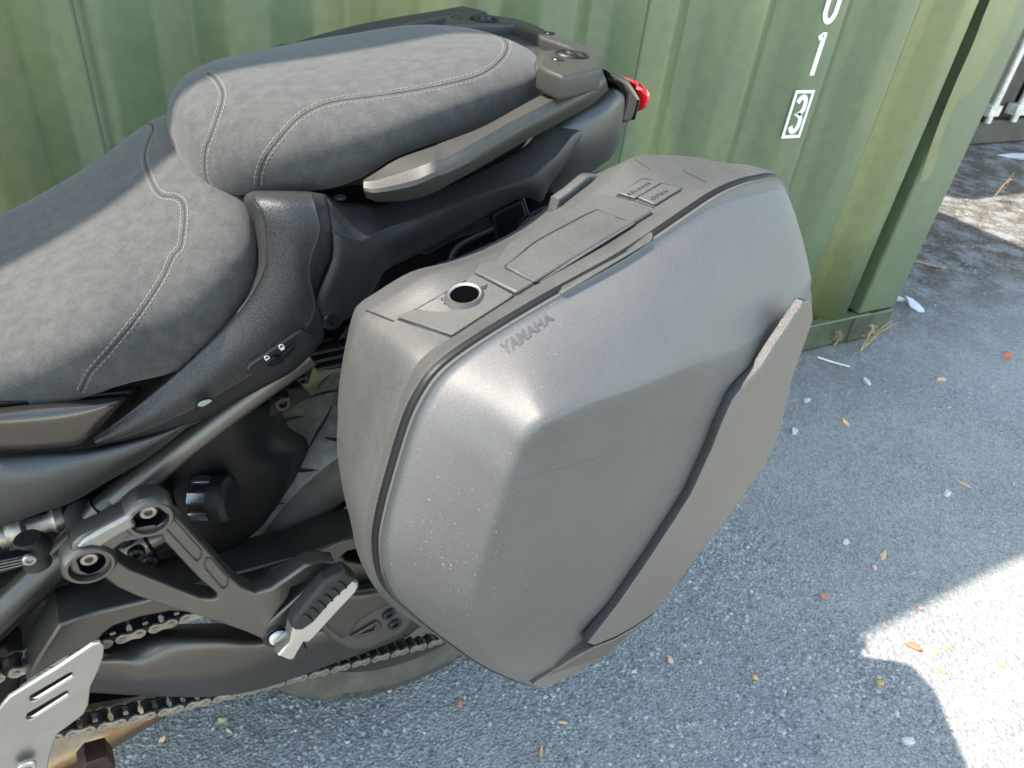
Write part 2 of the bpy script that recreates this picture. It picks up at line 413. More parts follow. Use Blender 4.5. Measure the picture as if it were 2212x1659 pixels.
xs = np.concatenate([np.linspace(-60, -2, 8)[:-1], np.linspace(-2, 8, 101), np.linspace(8, 60, 8)[1:]])
ys = np.concatenate([np.linspace(-60, -1.5, 8)[:-1], np.linspace(-1.5, 6, 76), np.linspace(6, 60, 8)[1:]])
from mathutils import noise as mn
for y in ys:
    for x in xs: V.append((x, y, .006 * (mn.noise(Vector((x * 1.3, y * 1.3, 0))) - .3) + .002 * mn.noise(Vector((x * 6, y * 6, 3)))))
nx = len(xs)
for j in range(len(ys) - 1):
    for i in range(nx - 1): F.append((j * nx + i, j * nx + i + 1, (j + 1) * nx + i + 1, (j + 1) * nx + i))
ground = mesh('ground', V, F, MG); tag(ground, kind='structure')
def gz(x, y): return .006 * (mn.noise(Vector((x * 1.3, y * 1.3, 0))) - .3) + .002 * mn.noise(Vector((x * 6, y * 6, 3)))

# loose stones: three sheets of many small real chips
def stones(name, N, box_, rmin, rmax, m, dens=None):
    oct_ = np.array([(1, 0, 0), (0, 1, 0), (-1, 0, 0), (0, -1, 0), (0, 0, 1), (.6, .6, .35), (-.6, .6, .35), (-.5, -.7, .35), (.7, -.5, .35)])
    # low chip: ring of 5 + top of 3
    k = 8; ang = np.linspace(0, 2 * np.pi, 6)[:-1]
    base = np.array([(math.cos(a), math.sin(a), 0) for a in ang] + [(.55 * math.cos(a), .55 * math.sin(a), .62) for a in ang[:5]])
    faces = [(i, (i + 1) % 5, 5 + (i + 1) % 5, 5 + i) for i in range(5)] + [(5, 6, 7, 8, 9)]
    x = rng.uniform(box_[0], box_[1], N); y = rng.uniform(box_[2], box_[3], N)
    if dens is not None:
        f = np.array([mn.noise(Vector((a * 5, b_ * 5, 9))) for a, b_ in zip(x, y)]); keep = rng.uniform(-.55, .35, N) < f; x, y = x[keep], y[keep]; N = len(x)
    r = rmin * (rmax / rmin) ** (rng.random(N) ** 1.8); th = rng.uniform(0, 6.28, N)
    V = base[None] + rng.normal(0, .13, (N, 10, 3)); sc = np.stack([r, r * rng.uniform(.55, .95, N), r * rng.uniform(.35, .8, N)], 1); V = V * sc[:, None]
    c, s_ = np.cos(th)[:, None], np.sin(th)[:, None]
    X = V[:, :, 0] * c - V[:, :, 1] * s_ + x[:, None]; Y = V[:, :, 0] * s_ + V[:, :, 1] * c + y[:, None]
    Z = V[:, :, 2] + np.array([gz(a, b_) for a, b_ in zip(x, y)])[:, None] - .0003
    VV = np.stack([X, Y, Z], 2).reshape(-1, 3)
    me = bpy.data.meshes.new(name); nf = len(faces); loops = np.concatenate([np.array(f) for f in faces]); tot = np.array([len(f) for f in faces])
    me.vertices.add(len(VV)); me.vertices.foreach_set('co', VV.ravel())
    me.loops.add(len(loops) * N); me.loops.foreach_set('vertex_index', (loops[None] + (np.arange(N) * 10)[:, None]).ravel())
    me.polygons.add(nf * N); T_ = np.tile(tot, N); me.polygons.foreach_set('loop_total', T_); me.polygons.foreach_set('loop_start', np.concatenate([[0], np.cumsum(T_)[:-1]]))
    me.update(calc_edges=True); me.validate()
    return tag(link(name, me, m, None, False), kind='stuff')
def gravel_mat():
    m = bpy.data.materials.new('loose_grey_gravel'); m.use_nodes = True; t = m.node_tree; N = t.nodes; K = t.links.new; b = N['Principled BSDF']; b.inputs['Roughness'].default_value = .85
    g = N.new('ShaderNodeNewGeometry'); r = N.new('ShaderNodeValToRGB'); K(g.outputs['Random Per Island'], r.inputs[0])
    e = r.color_ramp.elements; e[0].color = (.11, .112, .115, 1); e[1].color = (.46, .44, .41, 1); e[1].position = 1
    for p, c in ((.35, (.19, .192, .195)), (.7, (.26, .258, .25)), (.95, (.33, .32, .30))):
        q = e.new(p); q.color = (*c, 1)
    K(r.outputs[0], b.inputs['Base Color']); return m
GM = gravel_mat()
tag(stones('gravel', 60000, (-.45, 1.15, .0, .95), .0020, .0062, GM, 1), 'fine grey stone chips lying loose on the tarmac beside the motorcycle', 'gravel', 'loose gravel')
tag(stones('gravel', 30000, (1.1, 4.6, -.1, 2.4), .0015, .006, GM, 1), 'grey grit scattered on the open ground beyond the case', 'gravel', 'loose gravel')

# ================================================================== CONTAINER
def paint_mat():
    m = bpy.data.materials.new('green_container_paint'); m.use_nodes = True; t = m.node_tree; N = t.nodes; K = t.links.new; b = N['Principled BSDF']
    b.inputs['Roughness'].default_value = .36; b.inputs['Specular IOR Level'].default_value = .5
    tc = N.new('ShaderNodeTexCoord'); mp = N.new('ShaderNodeMapping'); mp.inputs['Scale'].default_value = (1, 1, .25); K(tc.outputs['Object'], mp.inputs[0])
    n = N.new('ShaderNodeTexNoise'); n.inputs['Scale'].default_value = 3.2; n.inputs['Detail'].default_value = 3; K(mp.outputs[0], n.inputs['Vector'])
    r = N.new('ShaderNodeValToRGB'); r.color_ramp.elements[0].position = .42; r.color_ramp.elements[1].position = .58
    r.color_ramp.elements[0].color = (.088, .115, .060, 1); r.color_ramp.elements[1].color = (.145, .155, .060, 1); K(n.outputs[0], r.inputs[0])
    n2 = N.new('ShaderNodeTexNoise'); n2.inputs['Scale'].default_value = 45; n2.inputs['Detail'].default_value = 6; K(tc.outputs['Object'], n2.inputs['Vector'])
    mr = N.new('ShaderNodeMapRange'); mr.inputs[1].default_value = .3; mr.inputs[2].default_value = .7; mr.inputs[3].default_value = .90; mr.inputs[4].default_value = 1.08; K(n2.outputs[0], mr.inputs[0])
    mx = N.new('ShaderNodeVectorMath'); mx.operation = 'SCALE'; K(r.outputs[0], mx.inputs[0]); K(mr.outputs[0], mx.inputs['Scale']); 
    # scuffs and drips
    n3 = N.new('ShaderNodeTexNoise'); n3.inputs['Scale'].default_value = 22; n3.inputs['Detail'].default_value = 8; n3.inputs['Roughness'].default_value = .8; mp2 = N.new('ShaderNodeMapping'); mp2.inputs['Scale'].default_value = (2, 2, .2); K(tc.outputs['Object'], mp2.inputs[0]); K(mp2.outputs[0], n3.inputs['Vector'])
    r3 = N.new('ShaderNodeValToRGB'); r3.color_ramp.elements[0].position = .60; r3.color_ramp.elements[1].position = .72; r3.color_ramp.elements[1].color = (.35, .35, .35, 1); K(n3.outputs[0], r3.inputs[0])
    mm = N.new('ShaderNodeMix'); mm.data_type = 'RGBA'; K(r3.outputs[0], mm.inputs[0]); K(mx.outputs[0], mm.inputs[6]); mm.inputs[7].default_value = (.065, .085, .045, 1)
    K(mm.outputs[2], b.inputs['Base Color'])
    bp = N.new('ShaderNodeBump'); bp.inputs['Strength'].default_value = .25; bp.inputs['Distance'].default_value = .004; n4 = N.new('ShaderNodeTexNoise'); n4.inputs['Scale'].default_value = 9; K(tc.outputs['Object'], n4.inputs['Vector']); K(n4.outputs[0], bp.inputs['Height']); K(bp.outputs[0], b.inputs['Normal'])
    return m
PM = paint_mat(); PM2 = mat('green_post_paint', (.092, .118, .065), .40, 0, .08, 20, .1, 60); PMD = mat('green_rail_paint_dirty', (.055, .066, .038), .6, 0, .35, 12, .2, 60)
M['seam_green'] = mat('weld_seam_dirty', (.065, .085, .050), .7); PMY = mat('olive_touch_up_paint', (.135, .145, .060), .42, 0, .08, 15)
HC = 2.59; XE = 2.245; XS = XE - 6.06; CW = 2.44; DEEP = .042
cont = empty('shipping_container', (XS + 3.03, DW, 0))
tag(cont, 'green corrugated steel shipping container with white numerals standing behind the motorcycle', 'shipping container', 'shipping containers')
# corrugation, from the right post to the left: period .25
prof = []; x = 2.09; 
prof = [(2.068, .10), (2.012, .10), (2.003, 0.0), (1.945, 0)]
k0 = 1.945
while k0 > XS + .2:
    prof += [(k0 - .062, DEEP), (k0 - .112, DEEP), (k0 - .173, 0), (k0 - .2435, 0)]; k0 -= .2435
# round the folds
pr = []
for i, (a, b_) in enumerate(prof):
    if 0 < i < len(prof) - 1:
        p, q, r_ = np.array(prof[i - 1]), np.array((a, b_)), np.array(prof[i + 1]); e = .009
        p1 = q + (p - q) / np.linalg.norm(p - q) * e; p2 = q + (r_ - q) / np.linalg.norm(r_ - q) * e
        for t in (0, .33, .67, 1): pr.append(tuple((1 - t) ** 2 * p1 + 2 * t * (1 - t) * q + t * t * p2))
    else: pr.append((a, b_))
zs = np.linspace(.10, HC - .06, 9); V = []; F = []
for z in zs:
    for a, b_ in pr: V.append((a, DW + b_ + .004 + .0025 * mn.noise(Vector((a * 3, z * 2, 0))), z))
n_ = len(pr)
for j in range(len(zs) - 1):
    for i in range(n_ - 1): F.append((j * n_ + i, j * n_ + i + 1, (j + 1) * n_ + i + 1, (j + 1) * n_ + i))
side = fixn(mesh('side_wall', V, F, PM, cont, True, 80)); mod(side, 'SOLIDIFY', thickness=.003, offset=-1)
for k in range(len(side.data.vertices)): pass
# weld seams on the side wall
for xw, yy in ((WALL.uv(*px('a570,500'))[0], .004), (WALL.uv(1373, 175)[0], .004)):
    yy = min(q[1] for q in [(abs(a_ - xw), b_) for a_, b_ in pr] if q[0] < .03)
    tube('weld_seam', [(xw, DW + yy + .003, .17), (xw, DW + yy + .003, HC - .07)], .0028, M['seam_green'], cont, 6, 1)
# rails, posts, ends, roof
box('bottom_rail', (XS + 3.03 - .04, DW + .03, .050), 6.06 - .16, .05, .098, PMD, cont, bev=.004)
box('rail_ledge', (XS + 3.03 - .04, DW + .012, .103), 6.06 - .16, .034, .006, PM2, cont, bev=.002)
box('top_rail', (XS + 3.03, DW + .03, HC - .03), 6.06 - .16, .06, .06, PMD, cont, bev=.004)
for a, s_ in ((XE, -1), (XS, 1)):
    for yy, d_ in ((DW, 1), (DW + CW, -1)):
        x0, x1 = (a - .182, a) if s_ < 0 else (a, a + .182)
        box('corner_post', ((x0 + x1) / 2, yy + d_ * .045, HC / 2 + .0), .182, .09, HC - .22, PM2 if d_ > 0 else PMD, cont, bev=.006)
        for zz in (.050, HC - .062):
            box('corner_casting', ((x0 + x1) / 2 - .01 * s_ * 0, yy + d_ * .05, zz + (.002 if zz < 1 else -.018)), .19, .106, .100 if zz < 1 else .155, PMD, cont, bev=.006)
box('roof', (XS + 3.03, DW + CW / 2, HC - .01), 6.0, CW - .06, .02, PMD, cont, bev=0)
box('end_wall', (XE - .03, DW + CW / 2, HC / 2 + .05), .03, CW - .16, HC - .2, PM2, cont, bev=0)
box('end_wall', (XS + .03, DW + CW / 2, HC / 2 + .05), .03, CW - .16, HC - .2, PM2, cont, bev=0)
box('far_wall', (XS + 3.03, DW + CW - .03, HC / 2 + .05), 5.9, .03, HC - .2, PM2, cont, bev=0)
box('container_floor', (XS + 3.03, DW + CW / 2, .14), 5.9, CW - .2, .03, PMD, cont, bev=0)
# paint touch-ups on the post (flat paint, 1 mm proud)
WP = Plane((0, DW - .0012, 0), (1, 0, 0), (0, 0, 1))
slab('touch_up_patch', WP, 'c2030,-60 c2190,-60 c2150,60 c2110,200 c2060,280 c2010,370 c1960,460 c1900,560 c1870,600 c1800,640 c1750,720 c1700,840 c1655,960 c1640,1060 c1600,1150 c1545,1182 c1535,1170 c1640,860 c1760,560 c1880,290', t=.001, bev=.0002, m=PMY, parent=cont, smooth=True)
# numerals: strokes with real width on the outer flats of the corrugation
WN = Plane((0, DW + .0005, 0), (1, 0, 0), (0, 0, 1))
def ribbon(name, pl, pts, w, m, parent, closed=False, lift=.0015):
    pts = [np.array(p, float) for p in pts]; n = len(pts); A = []; Bq = []
    for i in range(n):
        if closed: d0 = pts[i] - pts[i - 1]; d1 = pts[(i + 1) % n] - pts[i]
        else: d0 = pts[i] - pts[max(i - 1, 0)]; d1 = pts[min(i + 1, n - 1)] - pts[i]
        if not np.any(d0): d0 = d1
        if not np.any(d1): d1 = d0
        d0 = d0 / np.linalg.norm(d0); d1 = d1 / np.linalg.norm(d1); t_ = d0 + d1; t_ /= np.linalg.norm(t_); nn = np.array([-t_[1], t_[0]]); c = max(.5, abs(nn @ np.array([-d0[1], d0[0]])))
        A.append(pts[i] + nn * w / 2 / c); Bq.append(pts[i] - nn * w / 2 / c)
    V = [pl.p(*a, lift) for a in A] + [pl.p(*a, lift) for a in Bq] + [pl.p(*a, -.001) for a in A] + [pl.p(*a, -.001) for a in Bq]
    F = []
    for i in range(n if closed else n - 1):
        j = (i + 1) % n; F += [(i, j, n + j, n + i), (i, 2 * n + i, 2 * n + j, j), (n + i, n + j, 3 * n + j, 3 * n + i)]
    return fixn(mesh(name, V, F, m, parent, False))
WN.n = np.array([0, -1., 0])
cxn = 1.478; 
c3 = [WALL.uv(*q) for q in P('c735,585 c853,585 c760,890 c640,897')]
xl = (c3[0][0] + c3[3][0]) / 2; xr_ = (c3[1][0] + c3[2][0]) / 2; zt = (c3[0][1] + c3[1][1]) / 2; zb = (c3[2][1] + c3[3][1]) / 2
w_ = .0066
ribbon('numeral_frame', WN, [(xl + w_ / 2, zb + w_ / 2), (xr_ - w_ / 2, zb + w_ / 2), (xr_ - w_ / 2, zt - w_ / 2), (xl + w_ / 2, zt - w_ / 2)], w_, M['white'], cont, True)
cx3 = (xl + xr_) / 2; hh = (zt - zb); wd = (xr_ - xl)
def digit3(cx_, z0, z1, w, sw):
    h = z1 - z0; pts = []; r1 = w / 2 - sw / 2; q = h * .26
    for a in np.linspace(160, -80, 11): pts.append((cx_ + r1 * math.cos(R(a)), z1 - sw / 2 - (h * .25 - sw / 4) + (h * .25 - sw / 4) * math.sin(R(a))))
    pts.append((cx_ - r1 * .1, (z0 + z1) / 2))
    for a in np.linspace(80, -160, 11): pts.append((cx_ + r1 * math.cos(R(a)), z0 + sw / 2 + (h * .25 - sw / 4) + (h * .25 - sw / 4) * math.sin(R(a))))
    return pts
ribbon('numeral', WN, digit3(cx3, zb + hh * .085, zt - hh * .085, wd * .62, .0115), .0115, M['white'], cont)
c1 = [WALL.uv(*q) for q in P('c890,210 c932,210 c852,488 c820,488 c880,250')]
x1_ = (c1[1][0] + c1[2][0]) / 2 - .006; z1t = c1[1][1]; z1b = c1[2][1]
ribbon('numeral', WN, [(x1_, z1b), (x1_, z1t)], .0125, M['white'], cont)
ribbon('numeral', WN, [(x1_ - .004, z1t - .005), (x1_ - .016, z1t - .014)], .010, M['white'], cont)
c0 = [WALL.uv(*q) for q in P('c905,120 c1020,60 c940,158')]
z0b = c0[2][1]; x0_ = cxn
ribbon('numeral', WN, [(x0_ + .017 * math.cos(a) * (1 if abs(math.cos(a)) < .3 else 1), z0b + .043 + (.037 * math.sin(a) if abs(math.sin(a)) < .01 else math.copysign(.012, math.sin(a)) + .025 * math.sin(a))) for a in np.linspace(0, 2 * math.pi, 24, endpoint=False)], .0118, M['white'], cont, True)

# ------------------------------------------------ second container, beyond the gap
X2 = 2.62; Y2 = 3.02; c2 = empty('dark_container', (X2 + 3.03, Y2, 0))
tag(c2, 'dark brown container with pale vertical locking rods beyond the green one', 'shipping container', 'shipping containers')
box('container_body', (X2 + 3.03, Y2 + 1.27, HC / 2 + .02), 6.06, 2.44, HC - .04, M['dark_door'], c2, bev=0)
box('door_sill', (X2 + 3.03, Y2 - .012, .085), 6.06, .07, .16, M['dark_door'], c2, bev=.006)
xx = X2 + .1
for k in range(10):
    xc = X2 + .32 + k * .60
    box('door_panel', (xc, Y2 + .018, 1.33), .50, .05, 2.3, M['dark_door'], c2, bev=.02)
for k in range(11):
    xc = X2 + .06 + k * .298 * 1 + .0
    if xc > 5.9: break
for xc in (4.98, 5.26, 5.56, 5.90, 6.3, 6.9, 7.5):
    rd = tube('locking_rod', [(xc, Y2 - .07, .16), (xc, Y2 - .07, 2.4)], .024, M['galv'], c2, sub=1)
    box('rod_bracket', (xc, Y2 - .055, .24), .12, .08, .07, M['galv'], c2, bev=.004)
    box('rod_bracket', (xc, Y2 - .055, 1.6), .12, .08, .07, M['galv'], c2, bev=.004)

# ================================================================== MOTORCYCLE
bike_o = empty('motorcycle', tuple(bike(.0, 0, 0)))
tag(bike_o, 'dark grey touring motorcycle with suede-look seats, its left side towards the viewer', 'motorcycle')
MB = bike_o
def up_grid(rows): return [[BL(l).at(*px(t)) for t, l in r] for r in rows]
def G(txt):
    """rows of 'tile x,y,l' tokens"""
    out = []
    for line in txt.strip().split('\n'):
        r = []
        for tok in line.split():
            c = tok[0] if tok[0].isalpha() else ''; v = tok[len(c):].split(',')
            r.append(BL(float(v[2])).at(*px(c + v[0] + ',' + v[1])))
        out.append(r)
    return out

# ---- dark inner structure that closes the views through the bike
slab('inner_frame_cover', BL(.07), '-60,900 60,860 330,800 500,420 560,415 700,430 800,440 940,430 1060,420 1190,440 1190,470 1020,560 860,640 760,700 700,740 640,760 560,860 400,960 300,1010 150,1090 -60,1140', t=.14, bev=.006, m=M['black'], parent=MB)
slab('seat_pan', BL(.095), '500,425 530,405 600,405 700,412 760,400 800,400 860,420 940,420 1040,380 1120,330 1150,290 1150,245 1110,240 900,325 700,385 540,398', t=.19, bev=.0004, m=M['black'], parent=MB)
slab('gearbox_cover', BL(.04), '-80,1130 60,1100 200,1080 330,1050 420,1120 430,1260 300,1300 160,1360 60,1480 -80,1560', t=.2, bev=.01, m=M['black'], parent=MB)
slab('engine_case', BL(.09), 'g-100,900 g60,880 g160,1000 g130,1200 g0,1300 g-100,1300', t=.1, bev=.01, m=M['black'], parent=MB)

# ---- rear wheel
WS, WZ, WR = .292, .305, .312
wc = bike(WS, 0, WZ); wheel = empty('rear_wheel', tuple(wc - np.array(bike_o.location))); wheel.parent = MB
tp = []
for r_, l_ in [(.231, -.074), (.235, -.080), (.250, -.090), (.268, -.0915), (.283, -.086), (.294, -.074), (.303, -.055), (.309, -.032), (.312, 0)]: tp.append((r_, l_))
tpf = [(r_, l_) for r_, l_ in tp] + [(r_, -l_) for r_, l_ in tp[-2::-1]]
full = [tuple(v) for v in cat1(np.array(tpf), 3)]
full += [(.226, .066), (.226, -.066)]
lathe('tyre', wc, Lv, full, M['tyre'], wheel, 128, 60, True)
trd = [tuple(v) for v in cat1(np.array([(.2955, -.0735), (.3035, -.056), (.3098, -.032), (.3128, 0), (.3098, .032), (.3035, .056), (.2955, .0735)]), 4)]
lathe('tread', wc, Lv, trd, M['tread'], wheel, 128, 60)
lathe('rim', wc, Lv, [(.226, .074), (.231, .078), (.235, .076), (.232, .064), (.214, .055), (.207, .03), (.206, -.03), (.214, -.055), (.227, -.062), (.229, -.071), (.222, -.073), (.212, -.066), (.198, -.03), (.197, .03), (.208, .064)], M['black'], wheel, 96, 30, True)
lathe('hub', wc, Lv, [(0, .07), (.045, .07), (.05, .055), (.04, .05), (.036, -.05), (.05, -.055), (0, -.07)], M['black'], wheel, 32)
def wp(a, r, l): return wc + r * (math.cos(a) * Bv + math.sin(a) * Zv) + l * Lv
for k in range(5):
    a = k * 2 * math.pi / 5 + .35
    for sgn in (-1, 1):
        V = []; 
        for r_, da, w2, l2 in ((.035, sgn * .12, .010, .03), (.11, sgn * .10, .009, .024), (.204, sgn * .20, .011, .020)):
            for dl in (-1, 1):
                for dw in (-1, 1):
                    V.append(wp(a + da, r_, dl * l2) + dw * w2 * (-math.sin(a + da) * Bv + math.cos(a + da) * Zv))
        F = [(0, 1, 3, 2), (8, 10, 11, 9)]
        for i in (0, 4): F += [(i, i + 1, i + 5, i + 4), (i + 2, i + 6, i + 7, i + 3), (i, i + 4, i + 6, i + 2), (i + 1, i + 3, i + 7, i + 5)]
        sp_ = fixn(mesh('spoke', V, F, M['black'], wheel, True, 30)); mod(sp_, 'BEVEL', width=.004, segments=2)
# tread grooves: curved blades cut from the shoulder towards the middle, every 24 degrees, both sides
gv = []; gf = []
for k in range(32):
    for sd in (-1, 1):
        a0 = k * 2 * math.pi / 32 + (0 if sd > 0 else .12)
        for (ls, le, da, wd_) in ((.006, .050, .22, .0042), (.044, .0725, -.10, .0036)):
            n = 9; base = len(gv)
            for i in range(n):
                t = i / (n - 1); l_ = ls + (le - ls) * t; a = a0 + da * (t ** 1.3) + (0.09 if da < 0 else 0); w2 = wd_ * math.sin(math.pi * min(max(t, .04), .96)) / .3 * .3
                rr = np.interp(l_, [0, .032, .056, .0735], [.3128, .3098, .3035, .2955]) + .0012
                gv += [wp(a - w2 / rr / 1, rr, sd * l_), wp(a + w2 / rr / 1, rr, sd * l_)]
            gf += [(base + 2 * i, base + 2 * i + 1, base + 2 * i + 3, base + 2 * i + 2) for i in range(n - 1)]
tag(mesh('tread_groove', gv, gf, M['groove'], wheel, True), kind='stuff')
# sidewall lettering
def sidewall(a0, span, r0, r1):
    def f(u, v):
        r = r0 + (r1 - r0) * v; a = a0 + span * u
        l_ = np.interp(r, [.232, .250, .268, .283, .294], [.080, .090, .0915, .086, .074])
        return Vector(wp(a, r, l_)), Vector(Lv)
    return f
text('tyre_lettering', 'BRIDGESTONE', sidewall(R(-127), R(58), .286, .262), M['badge'], wheel, .0009, bold=.02)
text('tyre_lettering', 'BATTLAX', sidewall(R(-50), R(38), .286, .264), M['badge'], wheel, .0009, bold=.02)

# ---- sprocket
sc_ = bike(WS, .118, WZ); prof_ = []
sv = []; nT = 45
for k in range(nT * 4):
    a = 2 * math.pi * k / (nT * 4); r_ = .1105 + (.0035 if k % 4 in (1, 2) else -.0015); sv.append((r_ * math.cos(a), r_ * math.sin(a)))
cu = bpy.data.curves.new('sprocket', 'CURVE'); cu.dimensions = '2D'; cu.fill_mode = 'BOTH'; cu.extrude = .003
for loop in [sv, [(.092 * math.cos(a), .092 * math.sin(a)) for a in np.linspace(0, 2 * math.pi, 40, endpoint=False)]]:
    sp = cu.splines.new('POLY'); sp.points.add(len(loop) - 1)
    for k, (a, b_) in enumerate(loop): sp.points[k].co = (a, b_, 0, 1)
    sp.use_cyclic_u = True
spl = Plane(sc_, Bv, Zv); from_curve('sprocket', cu, spl, M['chain'], wheel, 0)
lathe('sprocket_carrier', sc_, Lv, [(.094, .0), (.094, -.01), (.05, -.03), (.02, -.03), (.02, .0), (.05, .002), (.088, .004)], M['black'], wheel, 40)

# ---- drive chain: individual links round the two sprockets
ch = empty('drive_chain', tuple(bike(0, .12, .3) - np.array(bike_o.location))); ch.parent = MB
rc = (WS, WZ + .002); rr = .1195; fc = (-.36, .435); fr = .0415
dx, dz = rc[0] - fc[0], rc[1] - fc[1]; D_ = math.hypot(dx, dz); base = math.atan2(dz, dx); al = math.asin((rr - fr) / D_)
path = []
def arc(c, r, a0, a1, n): return [(c[0] + r * math.cos(a), c[1] + r * math.sin(a)) for a in np.linspace(a0, a1, n)]
tu = base + math.pi / 2 + al; tl = base - math.pi / 2 - al
sag = .006
path += arc(fc, fr, tl - 0, tu - 2 * math.pi, 20) if False else arc(fc, fr, tl + 2 * math.pi, tu, 20)
p_ = np.array(path)
up1 = (rc[0] + rr * math.cos(tu), rc[1] + rr * math.sin(tu)); lo1 = (rc[0] + rr * math.cos(tl), rc[1] + rr * math.sin(tl))
path = arc(fc, fr, tl + 2 * math.pi, tu, 20)          # front sprocket, from its bottom round to its top
a = path[-1]; path += [(a[0] + (up1[0] - a[0]) * t, a[1] + (up1[1] - a[1]) * t) for t in np.linspace(0, 1, 20)[1:-1]]
path += arc(rc, rr, tu, tl, 40)
a = path[-1]; b0 = path[0]; path += [(a[0] + (b0[0] - a[0]) * t, a[1] + (b0[1] - a[1]) * t - sag * math.sin(math.pi * t)) for t in np.linspace(0, 1, 20)[1:]]
path = np.array(path); seg = np.concatenate([[0], np.cumsum(np.linalg.norm(np.diff(path, axis=0), axis=1))])
nl = int(round(seg[-1] / .015875)); nl -= nl % 2; pitch = seg[-1] / nl
def onpath(s): s %= seg[-1]; return np.array([np.interp(s, seg, path[:, 0]), np.interp(s, seg, path[:, 1])])
def fig8(hl, r, waist, t, y0):
    pts = []
    for k in range(7): a = -math.pi * .72 / 1 + k * (math.pi * 1.44 / 6); pts.append((hl + r * math.cos(a), r * math.sin(a)))
    pts.append((0, waist))
    for k in range(7): a = math.pi * .28 + k * (math.pi * 1.44 / 6); pts.append((-hl + r * math.cos(a), r * math.sin(a)))
    pts.append((0, -waist)); n = len(pts); V = [(x, y0 + t / 2, z) for x, z in pts] + [(x, y0 - t / 2, z) for x, z in pts]
    return V, [tuple(range(n)), tuple(range(n, 2 * n))[::-1]] + [(i, n + i, n + (i + 1) % n, (i + 1) % n) for i in range(n)]
def cyl(x, y0, y1, r, n=12):
    V = []; 
    for y in (y0, y1):
        for k in range(n): V.append((x + r * math.cos(2 * math.pi * k / n), y, r * math.sin(2 * math.pi * k / n)))
    return V, [tuple(range(n)), tuple(range(n, 2 * n))[::-1]] + [(i, n + i, n + (i + 1) % n, (i + 1) % n) for i in range(n)]
def join(name, parts):
    V = []; F = []; mi = []
    for (v, f), k in parts:
        b0 = len(V); V += v; F += [tuple(b0 + i for i in q) for q in f]; mi += [k] * len(f)
    me = bpy.data.meshes.new(name); me.from_pydata(V, [], F); me.update(); me.materials.append(M['chain']); me.materials.append(M['roller']); me.polygons.foreach_set('material_index', mi)
    bm = bmesh.new(); bm.from_mesh(me); bmesh.ops.recalc_face_normals(bm, faces=bm.faces[:]); bm.to_mesh(me); bm.free()
    me.polygons.foreach_set('use_smooth', [True] * len(me.polygons)); me.set_sharp_from_angle(angle=R(35)); return me
hp = pitch / 2
outer = join('outer_link', [(fig8(hp, .0072, .0048, .0022, .0105), 0), (fig8(hp, .0072, .0048, .0022, -.0105), 0),
    (cyl(-hp, -.0128, .0128, .0027), 0), (cyl(hp, -.0128, .0128, .0027), 0)])
inner = join('inner_link', [(fig8(hp, .0070, .0046, .0022, .0072), 1), (fig8(hp, .0070, .0046, .0022, -.0072), 1),
    (cyl(-hp, -.0062, .0062, .0051), 1), (cyl(hp, -.0062, .0062, .0051), 1), (cyl(-hp, -.0095, .0095, .0052), 1), (cyl(hp, -.0095, .0095, .0052), 1)])
for k in range(nl):
    s_ = (k + .35) * pitch; a, c_ = onpath(s_ - hp), onpath(s_ + hp); mid = (a + c_) / 2; d_ = (c_ - a) / np.linalg.norm(c_ - a)
    if mid[0] < -.32: continue
    w = bike(mid[0], .125, mid[1]); X = d_[0] * Bv + d_[1] * Zv; Y = Lv; Z = np.cross(X, Y)
    me = outer if k % 2 else inner; o = bpy.data.objects.new('chain_link', me); COL.objects.link(o); o.parent = ch
    o.matrix_basis = Matrix.Translation(Vector(w - np.array(bike(0, .12, .3)))) @ Matrix(((X[0], Y[0], Z[0]), (X[1], Y[1], Z[1]), (X[2], Y[2], Z[2]))).to_4x4()

# ---- swingarm
arm = slab('swingarm', BL(.150), 'g385,735 g520,690 g640,648 g930,578 g1240,480 g1570,392 g1950,290 g2212,190 h160,140 h420,120 h520,260 h460,420 h200,470 h0,500 g1950,520 g1700,600 g1300,665 g1100,650 g900,690 g740,745 g680,790 g630,850 g560,880 g420,950 g290,1030 g172,1108 g230,980',
    holes=['h10,290 h40,262 h95,250 h190,300 h230,350 h120,335 h30,320'], t=.052, bev=.004, m=M['arm'], parent=MB)
low = grid('swingarm_cover', G('''
g575,850,.095 g590,880,.12 g598,960,.150 g592,1060,.150 g585,1130,.140 g575,1172,.136
g720,800,.095 g760,850,.125 g770,960,.152 g760,1060,.152 g740,1140,.142 g730,1180,.136
g850,770,.095 g880,815,.125 g910,960,.152 g890,1080,.156 g880,1150,.145 g870,1188,.136
g1100,730,.095 g1100,775,.13 g1110,870,.152 g1110,1050,.160 g1100,1160,.148 g1100,1198,.138
g1400,720,.095 g1400,765,.13 g1400,850,.155 g1400,1040,.162 g1400,1150,.150 g1400,1195,.140
g1750,720,.095 g1750,770,.13 g1750,840,.155 g1750,960,.160 g1730,1080,.150 g1720,1140,.142
g2212,600,.095 g2212,660,.13 g2212,720,.150 g2212,800,.155 g2212,905,.150 g2212,965,.142
h300,380,.095 h300,450,.13 h310,560,.145 h320,640,.145 h330,760,.140 h330,845,.136
h520,300,.095 h530,420,.13 h530,520,.140 h530,600,.140 h520,700,.140 h500,780,.11'''), M['arm'], MB, 4, 4, thick=.006, sharp=(4,))
slab('axle_plate', BL(.163), 'h-260,600 h-120,540 h0,520 h150,512 h230,500 h270,482 h340,520 h470,680 h445,745 h400,790 h300,835 h200,885 h120,905 h40,895 h-60,840 h-140,760', t=.03, bev=.006, m=M['bracket'], parent=MB, res=3)
